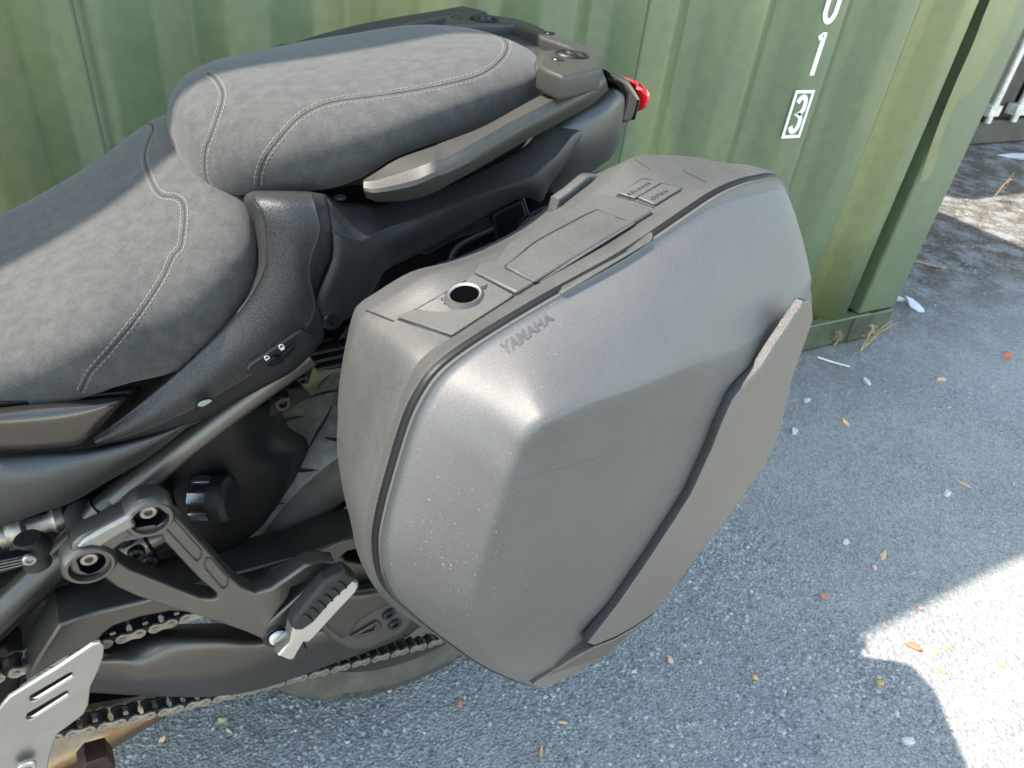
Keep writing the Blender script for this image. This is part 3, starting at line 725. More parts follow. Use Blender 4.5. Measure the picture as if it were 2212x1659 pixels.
slab('adjuster_cover', BL(.172), 'h-150,560 h40,530 h150,525 h280,500 h370,575 h200,660 h130,700 h60,800 h0,830 h-80,770 h-130,700', t=.012, bev=.008, m=M['arm'], parent=MB, res=4)
slab('axle_emblem', BL(.167), 'h60,810 h140,765 h230,712 h262,735 h268,762 h180,800 h110,820', holes=['h110,800 h230,730 h215,770 h165,785'], t=.006, bev=.001, m=M['arm'], parent=MB)
for q in ('h312,668', 'h351,733'):
    c_ = BL(.166).at(*px(q)); lathe('axle_bolt', c_, Lv, [(0, -.002), (.0042, -.002), (.0044, .001), (.0085, .0015), (.0095, 0), (.0095, -.004)], M['bolt'], MB, 24)

# ---- hugger over the tyre
grid('rear_hugger', G('''
d1840,820,.02 d1790,900,.085 d1600,1010,.115 d1400,1120,.120 d1180,1330,.120 d1000,1500,.110
d1800,960,.02 d1752,1040,.085 d1600,1120,.116 d1400,1250,.122 d1220,1420,.122 d1060,1580,.110
d1850,1120,.02 d1790,1160,.085 d1650,1240,.115 d1480,1380,.122 d1300,1540,.122 d1130,1690,.110
d1980,1200,.02 d1903,1235,.080 d1780,1310,.110 d1600,1450,.120 d1420,1620,.120 g1240,130,.110
d1990,1290,.02 d1912,1285,.080 d1830,1400,.105 d1690,1530,.115 g1500,80,.115 g1330,240,.110
d1900,1500,.02 d1850,1480,.075 d1790,1590,.095 g1680,60,.105 g1500,190,.110 g1360,280,.110
g1780,40,.02 g1700,0,.075 g1640,90,.090 g1580,170,.100 g1480,230,.108 g1380,290,.110'''), M['black'], MB, 4, 4, thick=.004)
slab('hugger_bracket', BL(.10), 'd1560,930 d1700,880 d1960,850 d2010,900 d2000,920 d1860,1010 d1740,1050 d1500,1060', t=.012, bev=.002, m=M['black'], parent=MB)
bolt(BL(.104).at(*px('d1822,940')), Lv, .0095, MB, h=.007)
slab('hugger_bracket', BL(.06), 'd1650,870 d1760,790 d1900,700 d2060,640 d2000,830 d1850,870', holes=['d1850,820 d1910,800 d1920,830 d1880,850'], t=.02, bev=.002, m=M['black'], parent=MB)
for q in ('d1860,780', 'd1955,800'): bolt(BL(.064).at(*px(q)), Lv, .006, MB)
slab('cable_guide', BL(.09), 'd2020,590 d2110,540 d2300,480 d2300,720 d2120,750 d2070,690', t=.03, bev=.004, m=M['black'], parent=MB)
for k in range(3):
    box('guide_rib', BL(.1).at(*px('d%d,%d' % (2110 + 40 * k, 600 + 45 * k))), .05, .012, .004, M['plastic'], MB, axes=(Bv, Lv, Zv), bev=.001)

# ---- frame tubes
tube('frame_tube', [BL(.10).at(*px(q)) for q in ('g700,-30', 'g530,170', 'g250,435', 'g-30,700', 'g-300,950')], .0185, M['frame'], MB, 20)
tube('subframe_tube', [BL(.13).at(*px(q)) for q in ('d2000,640', 'd1700,850', 'd1330,1130', 'd1000,1395', 'd760,1590')], .0128, M['bracket'], MB, 18)
tube('frame_strut', [BL(.10).at(*px(q)) for q in ('d960,1440', 'd860,1480', 'd760,1560', 'd640,1659', 'g560,120')], .013, M['frame'], MB)
tube('frame_joint', [BL(.12).at(*px(q)) for q in ('d900,1400', 'd960,1470', 'd980,1560')], .016, M['frame'], MB)
lathe('frame_bush', BL(.11).at(*px('g570,135')), Lv, [(0, .02), (.012, .02), (.017, .012), (.018, -.03), (0, -.03)], M['rubber'], MB, 24)
lathe('frame_bush', BL(.13).at(*px('d980,1600')), Lv, [(0, .02), (.018, .02), (.021, .012), (.021, -.04), (0, -.04)], M['frame'], MB, 24)
tube('brake_hose', [BL(.06).at(*px(q)) for q in ('g-20,580', 'g150,540', 'g300,510', 'g480,450', 'g620,430')], .005, M['frame'], MB)
tube('wiring_loom', [BL(.05).at(*px(q)) for q in ('g-20,640', 'g300,570', 'g640,470', 'g800,440')], .006, M['rubber'], MB)
tube('cable', [BL(.08).at(*px(q)) for q in ('g60,520', 'g240,420', 'g420,360')], .0035, M['frame'], MB)
# linkage, pivot and gear-shift pieces at the left
lathe('pivot_spindle', BL(.07).at(*px('g270,80')), Bv, [(0, -.03), (.009, -.03), (.014, -.024), (.014, -.016), (.009, -.012), (.009, .006), (.013, .012), (.012, .02), (0, .02)], M['chain'], MB, 24)
lathe('pivot_spindle', BL(.06).at(*px('g150,120')), Bv, [(0, -.02), (.012, -.02), (.012, -.006), (.008, 0), (.008, .02), (0, .02)], M['chain'], MB, 24)
lathe('shift_knuckle', BL(.12).at(*px('g205,235')), Zv, [(0, .014), (.011, .014), (.016, .006), (.016, -.004), (.011, -.01), (.012, -.022), (0, -.022)], M['rubber'], MB, 28)
slab('shift_lever', BL(.14), 'g-60,330 g170,285 g215,300 g210,330 g180,350 g-60,420', t=.012, bev=.002, m=M['frame'], parent=MB)
for q0, q1 in (('g-40,345', 'g150,305'), ('g-40,365', 'g155,322'), ('g-40,385', 'g160,338')):
    tube('lever_rib', [BL(.141).at(*px(q0)), BL(.141).at(*px(q1))], .0012, M['bracket'], MB, 8, 1)
bolt(BL(.142).at(*px('g190,300')), Lv, .006, MB, M['steel'])
tube('adjuster_screw', [BL(.09).at(*px('g430,470')), BL(.09).at(*px('g530,560'))], .0036, M['chain'], MB, 12, 1)
tube('adjuster_nut', [BL(.09).at(*px('g500,535')), BL(.09).at(*px('g535,570'))], .0065, M['bolt'], MB, 6, 1)
# ---- shock and its preload knob
lathe('shock_body', BL(.085).at(*px('g960,170')), Bv * .9 + Zv * .25, [(0, -.05), (.020, -.05), (.0225, -.046), (.0225, .0), (.019, .003), (.019, .02), (.0225, .024), (.0225, .05), (0, .05)], M['gloss'], MB, 32)
lathe('shock_reservoir', BL(.075).at(*px('g1240,40')), Bv * .9 + Zv * .25, [(0, -.05), (.02, -.05), (.021, .05), (0, .05)], M['black'], MB, 32)
kc = BL(.150).at(*px('d1420,1570')); kax = Vector(Bv * .78 + Lv * .55 + Zv * .10).normalized()
lathe('preload_knob', kc, kax, [(0, .014), (.019, .014), (.0235, .010), (.0235, -.004), (.020, -.006), (.020, -.02), (0, -.02)], M['black'], MB, 36)
for k in range(6):
    a = k * math.pi / 3 + .3; e1 = kax.cross(Vector(Zv)).normalized(); e2 = kax.cross(e1)
    cpos = Vector(kc) - kax * .010 + (e1 * math.cos(a) + e2 * math.sin(a)) * .0175
    box('knob_grip', cpos, .028, .013, .011, M['chrome'], MB, axes=(tuple(kax), tuple(e1 * -math.sin(a) + e2 * math.cos(a)), tuple(e1 * math.cos(a) + e2 * math.sin(a))), bev=.002)
slab('link_bracket', BL(.10), 'g740,180 g820,150 g880,210 g1010,265 g1020,290 g960,330 g900,300 g820,280', t=.008, bev=.002, m=M['frame'], parent=MB)
for q in ('g880,256', 'g970,303'): bolt(BL(.105).at(*px(q)), Lv, .0085, MB, M['frame'], .006)

# ---- passenger footpeg hanger
slab('footpeg_hanger', BL(.196), 'g640,405 g560,425 g490,395 g462,320 g470,215 g520,168 g640,110 g800,25 g870,-25 g905,-70 g990,-85 g1060,-40 g1115,5 g1200,85 g1350,250 g1500,425 g1570,490 g1660,528 g1760,500 g1900,405 g1985,345 g2080,330 g2180,340 g2192,370 g2120,440 g2020,540 g1900,670 g1880,730 g1890,800 g1875,890 g1830,935 g1770,920 g1735,860 g1690,825 g1600,785 g1400,715 g1100,622 g880,550 g760,495',
    holes=['g720,265 g800,205 g900,120 g985,105 g1045,150 g1060,190 g1180,320 g1300,445 g1405,530 g1405,560 g1370,568 g1300,560 g1150,500 g980,430 g850,380 g760,320',
           dict(c='g968,28', r=.0150), dict(c='g581,334', r=.0160),
           'g1765,702 g1800,650 g1870,560 g1890,495 g2030,436 g2040,450 g1960,530 g1880,600'], t=.022, bev=.0035, m=M['bracket'], parent=MB, res=3)
lathe('hanger_boss', BL(.196).at(*px('g968,38')), Lv, [(.0155, .004), (.0185, .004), (.021, .001), (.021, -.02), (.0150, -.02), (.0150, .001)], M['bracket'], MB, 48, 40, True)
lathe('hanger_boss', BL(.196).at(*px('g580,338')), Lv, [(.0165, .004), (.0190, .004), (.0215, .001), (.0215, -.02), (.0160, -.02), (.0160, .001)], M['bracket'], MB, 48, 40, True)
for q in ('g968,28', 'g581,334'):
    c_ = BL(.196).at(*px(q)); lathe('hanger_socket', c_, Lv, [(0, -.013), (.0142, -.013), (.0149, -.0008)], M['black'], MB, 32); bolt(c_ - .0125 * Lv, Lv, .0078, MB, M['chain'], .008)
hb = slab('hanger_bar', BL(.2005), 'g500,235 g540,190 g640,130 g800,45 g885,0 g862,55 g885,98 g760,165 g650,235 g600,225 g545,232', t=.01, bev=.0035, m=M['bar'], parent=MB, res=3)
slab('pocket_rim', BL(.1975), 'g1062,78 g1085,52 g1120,48 g1145,66 g1315,258 g1312,300 g1290,330 g1265,328 g1240,300 g1068,112', holes=['g1072,82 g1090,62 g1118,58 g1138,72 g1305,262 g1302,296 g1286,318 g1270,316 g1250,295 g1078,108'], t=.003, bev=.0006, m=M['arm'], parent=MB)
slab('pocket_rim', BL(.1975), 'g1322,345 g1335,308 g1365,300 g1385,318 g1482,430 g1486,470 g1465,505 g1440,508 g1418,485 g1326,372', holes=['g1332,348 g1342,318 g1364,312 g1378,326 g1472,434 g1475,468 g1460,494 g1443,496 g1428,478 g1336,368'], t=.003, bev=.0006, m=M['arm'], parent=MB)
lathe('peg_pin', BL(.2).at(*px('g1800,822')), Lv, [(0, .004), (.0095, .004), (.0105, .003), (.0108, -.002), (.0145, -.002), (.0155, -.004), (.0155, -.01)], M['bolt'], MB, 32)
lathe('peg_pin_head', BL(.2045).at(*px('g1803,822')), Lv, [(0, .0012), (.0085, .0012), (.0095, 0), (.0095, -.003)], M['galv'], MB, 32)
# ---- folding footpeg: alloy bar with rubber pad
PG = bike(0, 0, 0)
pegA = BL(.215).at(*px('g1860,925')); pegB = BL(.235).at(*px('h62,460'))
peg = empty('footpeg', tuple(pegA - np.array(bike_o.location))); peg.parent = MB
slab('peg_body', BL(.226), 'g1805,935 g1880,850 g1895,770 g1920,735 g2212,400 g2212,470 g2240,420 h60,440 h112,455 h118,480 h100,520 h-60,690 g2040,815 g2000,850 g1970,850 g1905,962 g1870,965', t=.020, bev=.003, m=M['bright'], parent=peg, res=3)
slab('peg_rubber', BL(.229), 'g1893,755 g1905,705 g1990,600 g2110,455 h-10,410 h28,388 h50,395 h98,432 h70,470 h-60,590 g2040,720 g1960,775 g1915,775', t=.020, bev=.005, m=M['rubber'], parent=peg, res=4)
for k in range(6):
    t = (k + .6) / 6.6; a = np.array(px('g1945,690')) * (1 - t) + np.array(px('h35,412')) * t; b_ = np.array(px('g1990,725')) * (1 - t) + np.array(px('h75,447')) * t
    mid = (a + b_) / 2 + np.array([4, 4]) 
    tube('rubber_rib', [BL(.2295).at(*a), BL(.2310).at(*mid), BL(.2295).at(*b_)], .0016, M['rubber'], peg, 8, 2)
lathe('peg_stop', BL(.205).at(*px('g1920,925')), Lv, [(0, .0), (.012, .0), (.014, -.004), (.014, -.012), (0, -.012)], M['bolt'], MB, 28)

# ---- rider's heel guard
hg = slab('heel_guard', BL(.225), 'g-40,1330 g20,1250 g60,1205 g380,1010 g600,862 g650,850 g678,870 g672,940 g640,1030 g590,1130 g574,1250 g545,1312 g450,1385 g372,1440 g348,1500 g325,1570 g300,1720 g-40,1760',
    holes=['g192,1214 g200,1190 g440,1050 g465,1042 g478,1055 g470,1075 g230,1222 g205,1230', 'g170,1332 g180,1308 g410,1172 g435,1162 g448,1176 g440,1195 g205,1345 g182,1350'], t=.005, bev=.0016, m=M['alloy'], parent=MB, res=3)
slab('slot_dark_sheet', BL(.200), 'g60,1290 g480,1000 g560,1050 g500,1220 g300,1380 g100,1420', t=.01, bev=.002, m=M['black'], parent=MB)  # black sheet added behind the slots to make them look dark
#tube('heel_guard_lip', [BL(.226).at(*px(q)) for q in ('g100,1590', 'g180,1575', 'g260,1590')], .012, M['alloy'], MB, 14, 3)
bolt(BL(.23).at(*px('g170,1640')), Lv, .008, MB, M['steel'])
# ---- exhaust pipe and stand under the chain
tube('exhaust_pipe', [BL(.03).at(*px(q)) for q in ('g180,1640', 'g420,1520', 'g640,1400', 'g860,1270', 'g1000,1190')], .034, M['pipe'], MB, 28)
slab('lower_frame_rail', BL(.09), 'g200,1250 g560,1250 g930,1185 g900,1200 g560,1262 g200,1380', t=.03, bev=.002, m=M['black'], parent=MB)
slab('stand_foot', BL(.12), 'g510,1690 g560,1630 g700,1590 g750,1650 g745,1710', t=.03, bev=.003, m=M['rust'], parent=MB)

# ---- lower body panels
p1 = grid('side_panel', G('''
d-80,985,.150 d-80,1000,.168 d-80,1060,.178 d-80,1150,.180 d-80,1240,.176 d-80,1280,.166
d200,955,.150 d200,972,.168 d200,1040,.178 d200,1130,.180 d200,1230,.176 d200,1266,.166
d500,925,.150 d500,945,.168 d480,1010,.178 d450,1110,.180 d400,1215,.176 d390,1252,.166
d790,900,.150 d800,915,.164 d740,960,.174 d650,1060,.176 d540,1195,.174 d490,1240,.166
d830,898,.148 d836,912,.158 d790,965,.164 d700,1065,.166 d580,1180,.164 d500,1240,.160'''), M['gloss'], MB, 4, 5, thick=.004)
grid('seat_trim_strip', G('''
d-80,925,.140 d-80,950,.158 d-80,985,.160
d200,900,.140 d200,925,.158 d200,958,.160
d500,875,.140 d500,900,.158 d500,930,.160
d800,848,.140 d820,870,.156 d830,900,.158
d905,838,.130 d908,860,.146 d850,900,.150'''), M['black'], MB, 3, 4, thick=.006)
p2 = grid('lower_side_cover', G('''
d-80,1285,.150 d-80,1300,.165 d-80,1420,.178 d-80,1560,.180 g-80,40,.170 g-80,130,.150
d250,1265,.150 d250,1282,.165 d250,1400,.176 d250,1500,.178 d250,1620,.170 d260,1668,.150
d600,1245,.150 d600,1262,.165 d560,1340,.172 d530,1440,.172 d500,1540,.165 d480,1590,.150
d960,1158,.150 d970,1172,.163 d900,1240,.168 d840,1310,.168 d760,1400,.160 d700,1460,.145
d1200,1068,.148 d1220,1078,.158 d1150,1130,.162 d1080,1190,.160 d1000,1265,.152 d930,1330,.140
d1335,1005,.146 d1342,1012,.152 d1310,1035,.154 d1260,1075,.154 d1200,1120,.148 d1150,1165,.138'''), M['panel'], MB, 4, 4, thick=.004)
sc1 = grid('side_cover', G('''
200,946,.150 201,950,.160 205,956,.163 210,962,.161 216,968,.152
262,893,.140 270,899,.163 282,922,.170 290,938,.167 300,952,.155
328,836,.130 337,846,.165 358,880,.174 372,905,.170 388,930,.155
394,774,.120 405,787,.167 432,832,.178 455,862,.173 480,883,.155
460,703,.115 480,715,.168 512,768,.180 540,812,.175 572,836,.157
503,650,.110 528,660,.170 575,720,.182 610,770,.177 636,800,.158
527,598,.110 560,608,.172 612,670,.184 655,722,.178 690,745,.160
540,548,.110 576,560,.174 632,615,.186 680,668,.182 700,708,.165
545,490,.110 574,490,.174 636,535,.186 668,580,.184 686,640,.170
534,455,.110 566,456,.172 632,475,.184 690,500,.184 722,548,.172
526,434,.110 548,428,.160 615,436,.174 680,446,.178 714,466,.170
530,420,.100 548,412,.140 612,412,.150 670,414,.155 704,420,.155'''), M['plastic'], MB, 4, 4, thick=.004, sharp=(1, 3), k=.09)
tp_ = grid('tail_side_panel', G('''
702,420,0.140 711,445,0.160 722,500,0.177 722,560,0.180 690,635,0.178 676,668,0.168
737,437,0.126 752,472,0.148 780,520,0.168 775,585,0.172 745,655,0.170 700,708,0.158
772,440,0.116 788,470,0.140 810,505,0.160 815,560,0.164 805,620,0.160 780,668,0.150
808,448,0.106 820,462,0.122 842,490,0.152 850,525,0.156 845,565,0.152 826,590,0.142
864,432,0.106 880,442,0.122 906,468,0.152 912,495,0.154 915,520,0.152 906,548,0.142
924,420,0.106 940,425,0.120 972,443,0.152 982,462,0.152 990,485,0.150 988,505,0.140
1000,388,0.106 1010,395,0.118 1030,421,0.148 1040,435,0.148 1052,450,0.146 1061,462,0.136
1071,353,0.104 1075,365,0.116 1088,400,0.144 1100,410,0.144 1120,420,0.140 1134,426,0.132
1131,318,0.100 1134,330,0.112 1148,382,0.138 1158,400,0.138 1166,420,0.134 1168,438,0.126
1151,297,0.096 1156,312,0.108 1172,362,0.132 1180,375,0.132 1186,388,0.128 1188,400,0.120
1181,276,0.090 1188,290,0.102 1206,332,0.122 1210,340,0.122 1214,350,0.120 1218,360,0.114
1221,271,0.084 1226,276,0.094 1237,292,0.107 1242,298,0.107 1245,305,0.106 1246,312,0.102
1256,272,0.080 1259,274,0.084 1263,278,0.090 1264,280,0.090 1264,283,0.090 1263,286,0.088'''), M['plastic'], MB, 3, 3, thick=.004, sharp=(2,), k=.09)
grid('tail_lower_panel', G('''
b1280,830,0.030 b1330,850,0.088 b1300,1000,0.098 b1230,1180,0.098 b1200,1300,0.090 b1212,1375,0.070
b1440,730,0.030 b1470,765,0.085 b1480,900,0.098 b1430,1080,0.098 b1340,1250,0.090 b1240,1368,0.070
b1600,640,0.030 b1640,690,0.082 b1620,860,0.095 b1560,1030,0.095 b1450,1190,0.088 b1400,1262,0.068
b1720,545,0.020 b1770,620,0.075 b1740,800,0.088 b1680,960,0.088 b1600,1090,0.080 b1560,1160,0.062
b1800,560,0.010 b1830,620,0.055 b1815,760,0.070 b1790,890,0.070 b1740,1000,0.065 b1700,1060,0.050
b1825,580,-0.010 b1842,640,0.030 b1830,770,0.040 b1805,900,0.040 b1770,990,0.038 b1730,1040,0.030'''), M['panel'], MB, 4, 4, thick=.005)
bolt(BL(.142).at(*px('735,428')), Zv, .0055, MB, h=.002)
for q, r_ in (('716,690', .0095),): 
    bolt(hit([bvh(sc1), bvh(tp_)], *px(q))[0], Lv, r_, MB, h=.004)
slab('cover_hole', BL(.1835), 'd1276,985 d1290,955 d1340,932 d1380,935 d1387,948 d1370,975 d1320,1003 d1285,1005', t=.004, bev=.0008, m=M['black'], parent=MB, smooth=True)  # black patch drawing the dark of a hole in the cover
slab('painted_hole_light', BL(.1848), 'd1284,972 d1300,952 d1345,936 d1375,938 d1350,960 d1310,978', t=.002, bev=.0005, m=M['plastic_and_light'], parent=MB, smooth=True)  # pale patch painted as the light showing in the hole
tsc = [bvh(sc1)]
lk = inlay('seat_lock_cover', tsc, 'd1588,725 d1610,690 d1900,490 d1945,470 d1975,478 d2025,512 d2022,545 d1990,578 d1740,775 d1705,782 d1600,748', M['plastic'], MB, .0035, bev=.0012)
tl_ = [bvh(lk)] + tsc
inlay('lock_slider', tl_, 'd1710,688 d1770,642 d1815,640 d1850,600 d1895,562 d1905,580 d1860,640 d1835,640 d1830,680 d1740,708', M['black'], MB, .003)
for (cx_, cy_) in ((1733, 662), (1827, 590)):
    inlay('padlock_icon', tl_, [px('d%f,%f' % (cx_ + a, cy_ + b_)) for a, b_ in ((-15, 8), (12, -4), (17, 10), (-8, 22))], M['white'], MB, .0006, bev=0)
    strip('padlock_shackle', tl_, [px('d%f,%f' % (cx_ + a, cy_ + b_)) for a, b_ in ((-15, 6), (-19, -8), (-8, -16), (6, -14), (13, -4))], .0009, M['white'], MB, .0009, 3)

# ---- under-tail tray and case carrier
slab('under_tail_tray', BL(.11), 'e-30,560 e60,440 e220,200 e275,80 e480,-30 b640,1560 b980,1380 b1190,1270 b1225,1380 b1340,1330 b1440,1290 b1440,1480 b1100,1640 e900,60 e600,130 e280,280 e150,360 e100,520', t=.06, bev=.004, m=M['black'], parent=MB)
slab('tray_step', BL(.125), 'b500,1600 b760,1480 b960,1390 b1000,1440 b980,1480 b740,1560 b560,1659 b520,1650', t=.03, bev=.004, m=M['plastic'], parent=MB)
slab('tray_rib', BL(.13), 'b980,1390 b1180,1290 b1210,1400 b1170,1440 b1120,1560 b1080,1570 b1010,1560', t=.03, bev=.004, m=M['black'], parent=MB)
tube('tray_edge', [BL(.135).at(*px(q)) for q in ('b1440,1330', 'b1300,1390', 'b1200,1430', 'b1150,1500', 'b1110,1600')], .003, M['plastic'], MB, 8)
tube('tray_edge', [BL(.135).at(*px(q)) for q in ('e620,60', 'e700,30', 'b760,1590', 'b980,1480')], .003, M['plastic'], MB, 8)

# ---- grab rails and rack
GRL = '''
786,388,.172 785,392,.184 786,412,.190 792,428,.178 795,418,.160
812,372,.172 818,388,.190 815,416,.200 822,436,.180 820,420,.160
862,342,.170 896,364,.196 892,402,.206 890,432,.186 880,400,.160
935,316,.166 935,349,.200 940,382,.208 942,414,.190 945,380,.158
958,306,.164 962,341,.198 970,372,.206 975,396,.190 975,368,.156
1040,275,.160 1022,309,.194 1034,340,.200 1040,360,.186 1045,330,.152
1137,222,.150 1104,263,.184 1114,292,.190 1122,312,.176 1125,285,.144
1214,182,.138 1187,220,.172 1196,248,.178 1204,268,.164 1210,240,.132
1255,158,.126 1262,182,.158 1268,208,.164 1274,228,.150 1270,200,.120
1286,136,.112 1300,150,.142 1310,175,.148 1314,194,.134 1300,170,.104'''
gl = G(GRL); 
for nm, rows in (('grab_rail', gl), ('grab_rail', [[bike(*(lambda s, l, z: (s, -l, z + .010))(*unbike(p))) for p in r] for r in gl])):
    grid(nm, rows, M['rack'], MB, 4, 3, cv=True, caps=True, angle=38, sharp=(0, 1, 3, 4), k=.10)
def HZP(z, s): return [HZ(z).at(*q) for q in P(s)]
slab('rack_plate', HZ(1.028), '962,34 985,24 1035,27 1071,33 1121,40 1160,54 1204,76 1250,92 1287,106 1306,122 1300,146 1250,158 1215,164 1180,150 1162,140 1166,122 1184,112 1222,112 1236,104 1222,97 1170,80 1158,70 1112,52 1035,50 985,52 960,46', t=.022, bev=.004, m=M['rack'], parent=MB, res=3)
slab('rack_lower_plate', HZ(1.016), '955,42 1035,50 1110,50 1160,70 1236,102 1215,118 1170,130 1121,114 1100,92 1071,74 1024,60 962,52', t=.018, bev=.005, m=M['rack'], parent=MB, res=3)
grid('rack_pod', G('''
1157,128,.060 1154,138,.085 1152,160,.095 1156,176,.090 1170,185,.07
1170,112,.060 1178,140,.100 1178,164,.112 1182,180,.105 1190,190,.07
1204,108,.050 1200,135,.110 1198,160,.120 1206,180,.112 1215,190,.07
1250,110,.040 1245,128,.112 1246,150,.126 1240,168,.118 1240,180,.07
1300,128,.040 1296,134,.110 1290,148,.125 1280,158,.118 1270,170,.07'''), M['rack'], MB, 3, 3, thick=.004, angle=50)
for q in ('1235,118', '1047,42'):
    c_ = HZ(1.0285).at(*px(q)); lathe('rack_bolt_recess', c_, Zv, [(0, -.002), (.012, -.002), (.0135, .0012), (.016, .0016), (.0175, 0)], M['black'], MB, 28); bolt(c_ + np.array([0, 0, -.002]), Zv, .0075, MB, M['roller'], .005)
for q in ('1205,128', '1188,72', '987,36'):
    lathe('rack_hole', HZ(1.0285).at(*px(q)), Zv, [(0, .0004), (.0045, .0004), (.0055, .001), (.0065, 0)], M['bolt'], MB, 18)
# seat catch behind the pillion seat
box('seat_catch', BL(.055).at(*px('b1262,540')), .05, .03, .018, M['plastic_and_light'], MB, axes=(Bv, Lv, Zv), bev=.004)
box('seat_catch', BL(.07).at(*px('b1300,590')), .016, .02, .03, M['plastic_and_light'], MB, axes=(Bv, Lv, Zv), bev=.003)
slab('tail_cover', HZ(.975), '1120,112 1200,118 1225,160 1170,180 1122,182', t=.03, bev=.004, m=M['black'], parent=MB)

# ---- tail light
tlo = empty('tail_light', tuple(BL(.0).at(*px('1370,215')) - np.array(bike_o.location))); tlo.parent = MB
slab('light_housing', BL(.055), 'b1740,465 b1800,485 b1872,522 b1905,570 b1945,635 b1950,665 b1930,735 b1895,785 b1860,800 b1800,822 b1806,770 b1830,690 b1838,620 b1800,560 b1740,520', t=.13, bev=.006, m=M['gloss'], parent=tlo, res=3)
slab('housing_seam', BL(.0565), 'b1938,650 b1905,775 b1895,780 b1928,648', t=.004, bev=.0005, m=M['black'], parent=tlo)
slab('red_lens', BL(.050), 'b1870,524 b1925,532 b1965,550 b2005,585 b2022,615 b2015,650 b1985,715 b1940,732 b1952,665 b1948,636 b1908,570', t=.11, bev=.008, m=M['red'], parent=tlo, res=3)

# ================================================================== SEATS
def seat(name, st, m, e=2.6, n=20, tilt=0, t0=0, t1=9):
    """st: (s, half width, z bottom, z top, bow); closed cushion with rounded-box sections"""
    rows = []
    for (s, w, zb, zt, bow) in st:
        r = []
        for k in range(n):
            a = 2 * math.pi * (k + .5) / n; c, q = math.cos(a), math.sin(a)
            l = w * math.copysign(abs(c) ** (2 / e), c); h = math.copysign(abs(q) ** (2 / (e if q > 0 else 3.2)), q)
            z = (zb + zt) / 2 + h * (zt - zb) / 2 - tilt * max(0, l) * min(max((s - t0) / .04, 0), 1) * min(max((t1 - s) / .06, 0), 1)
            r.append(bike(s + bow * (l / max(w, 1e-3)) ** 2 * (w / .14), l, z))
        rows.append(r)
    return grid(name, rows, m, MB, 4, 3, cv=True, caps=True, angle=0)
SEATM = M['seat']
pil = seat('pillion_seat', [
 (.038, .030, .908, .942, .012), (.041, .060, .903, .952, .012), (.050, .086, .904, .970, .012), (.070, .110, .914, .984, .012), (.100, .131, .913, .993, .010),
 (.140, .143, .913, .999, .006), (.170, .146, .922, 1.003, .002), (.200, .146, .938, 1.007, 0), (.260, .138, .948, 1.016, -.01), (.320, .128, .955, 1.026, -.015),
 (.365, .116, .960, 1.027, -.02), (.395, .098, .964, 1.022, -.03), (.414, .070, .970, 1.012, -.03), (.421, .03, .978, 1.002, -.02)], SEATM, tilt=.10, t0=0, t1=.12)
rid = seat('rider_seat', [
 (-.36, .10, .730, .790, 0), (-.26, .120, .730, .800, 0), (-.19, .148, .740, .822, 0), (-.12, .160, .752, .842, 0), (-.06, .168, .770, .868, 0), (-.01, .166, .790, .897, 0), (.025, .161, .815, .922, .0),
 (.050, .154, .840, .935, .0), (.068, .142, .86, .936, .0), (.080, .10, .87, .93, 0), (.084, .03, .88, .92, 0)], SEATM, e=3.1, tilt=.17, t0=-.04)

# seams and stitching lie on the covers
def seamset(trees, pts, side=9.0, m=None, parent=MB, off=None):
    q = np.array(P(pts) if isinstance(pts, str) else pts, float); qq = cat1(q, 3); d = np.gradient(qq, axis=0); d /= np.linalg.norm(d, axis=1)[:, None] + 1e-9; nrm = np.stack([-d[:, 1], d[:, 0]], 1)
    strip('seam', trees, [tuple(v) for v in q], .0012, M['seam'], parent, .0005)
    for sg in (-1, 1):
        w = side if np.isscalar(side) else side[0 if sg < 0 else 1]
        o = strip('stitching', trees, [tuple(v) for v in (qq + nrm * sg * w)], .0009, M['thread'], parent, .0007, 4, dash=(.0036, .0012))
        if o: tag(o, kind='stuff')
tp1 = [bvh(pil)]; tr1 = [bvh(rid), bvh(pil)]
seamset(tp1, 'a1672,1200 a1680,1120 a1712,1030 a1770,945 a1880,815 a1960,745 a2060,690 a2140,665 a2212,650 b120,635 b300,612 b500,580 b700,540 b880,490 b980,435 b1050,365 b1075,300 b1050,250 b985,205 b900,180 b800,170', 8)
seamset(tp1, 'a1345,475 a1385,500 a1420,545 a1442,600 a1438,660 a1415,740 a1370,870 a1335,960 a1325,1060 a1335,1150 a1365,1225', 7)
seamset(tr1, 'd520,880 d560,790 d600,730 d700,620 d850,440 d960,290 d1060,130 d1120,0 a1170,1600 a1190,1480 a1195,1370 a1180,1310 a1140,1278 a1060,1268 a1020,1240 a985,1180 a945,1070 a938,1000 a965,900 a990,850 a985,810 a950,795', 7.5)

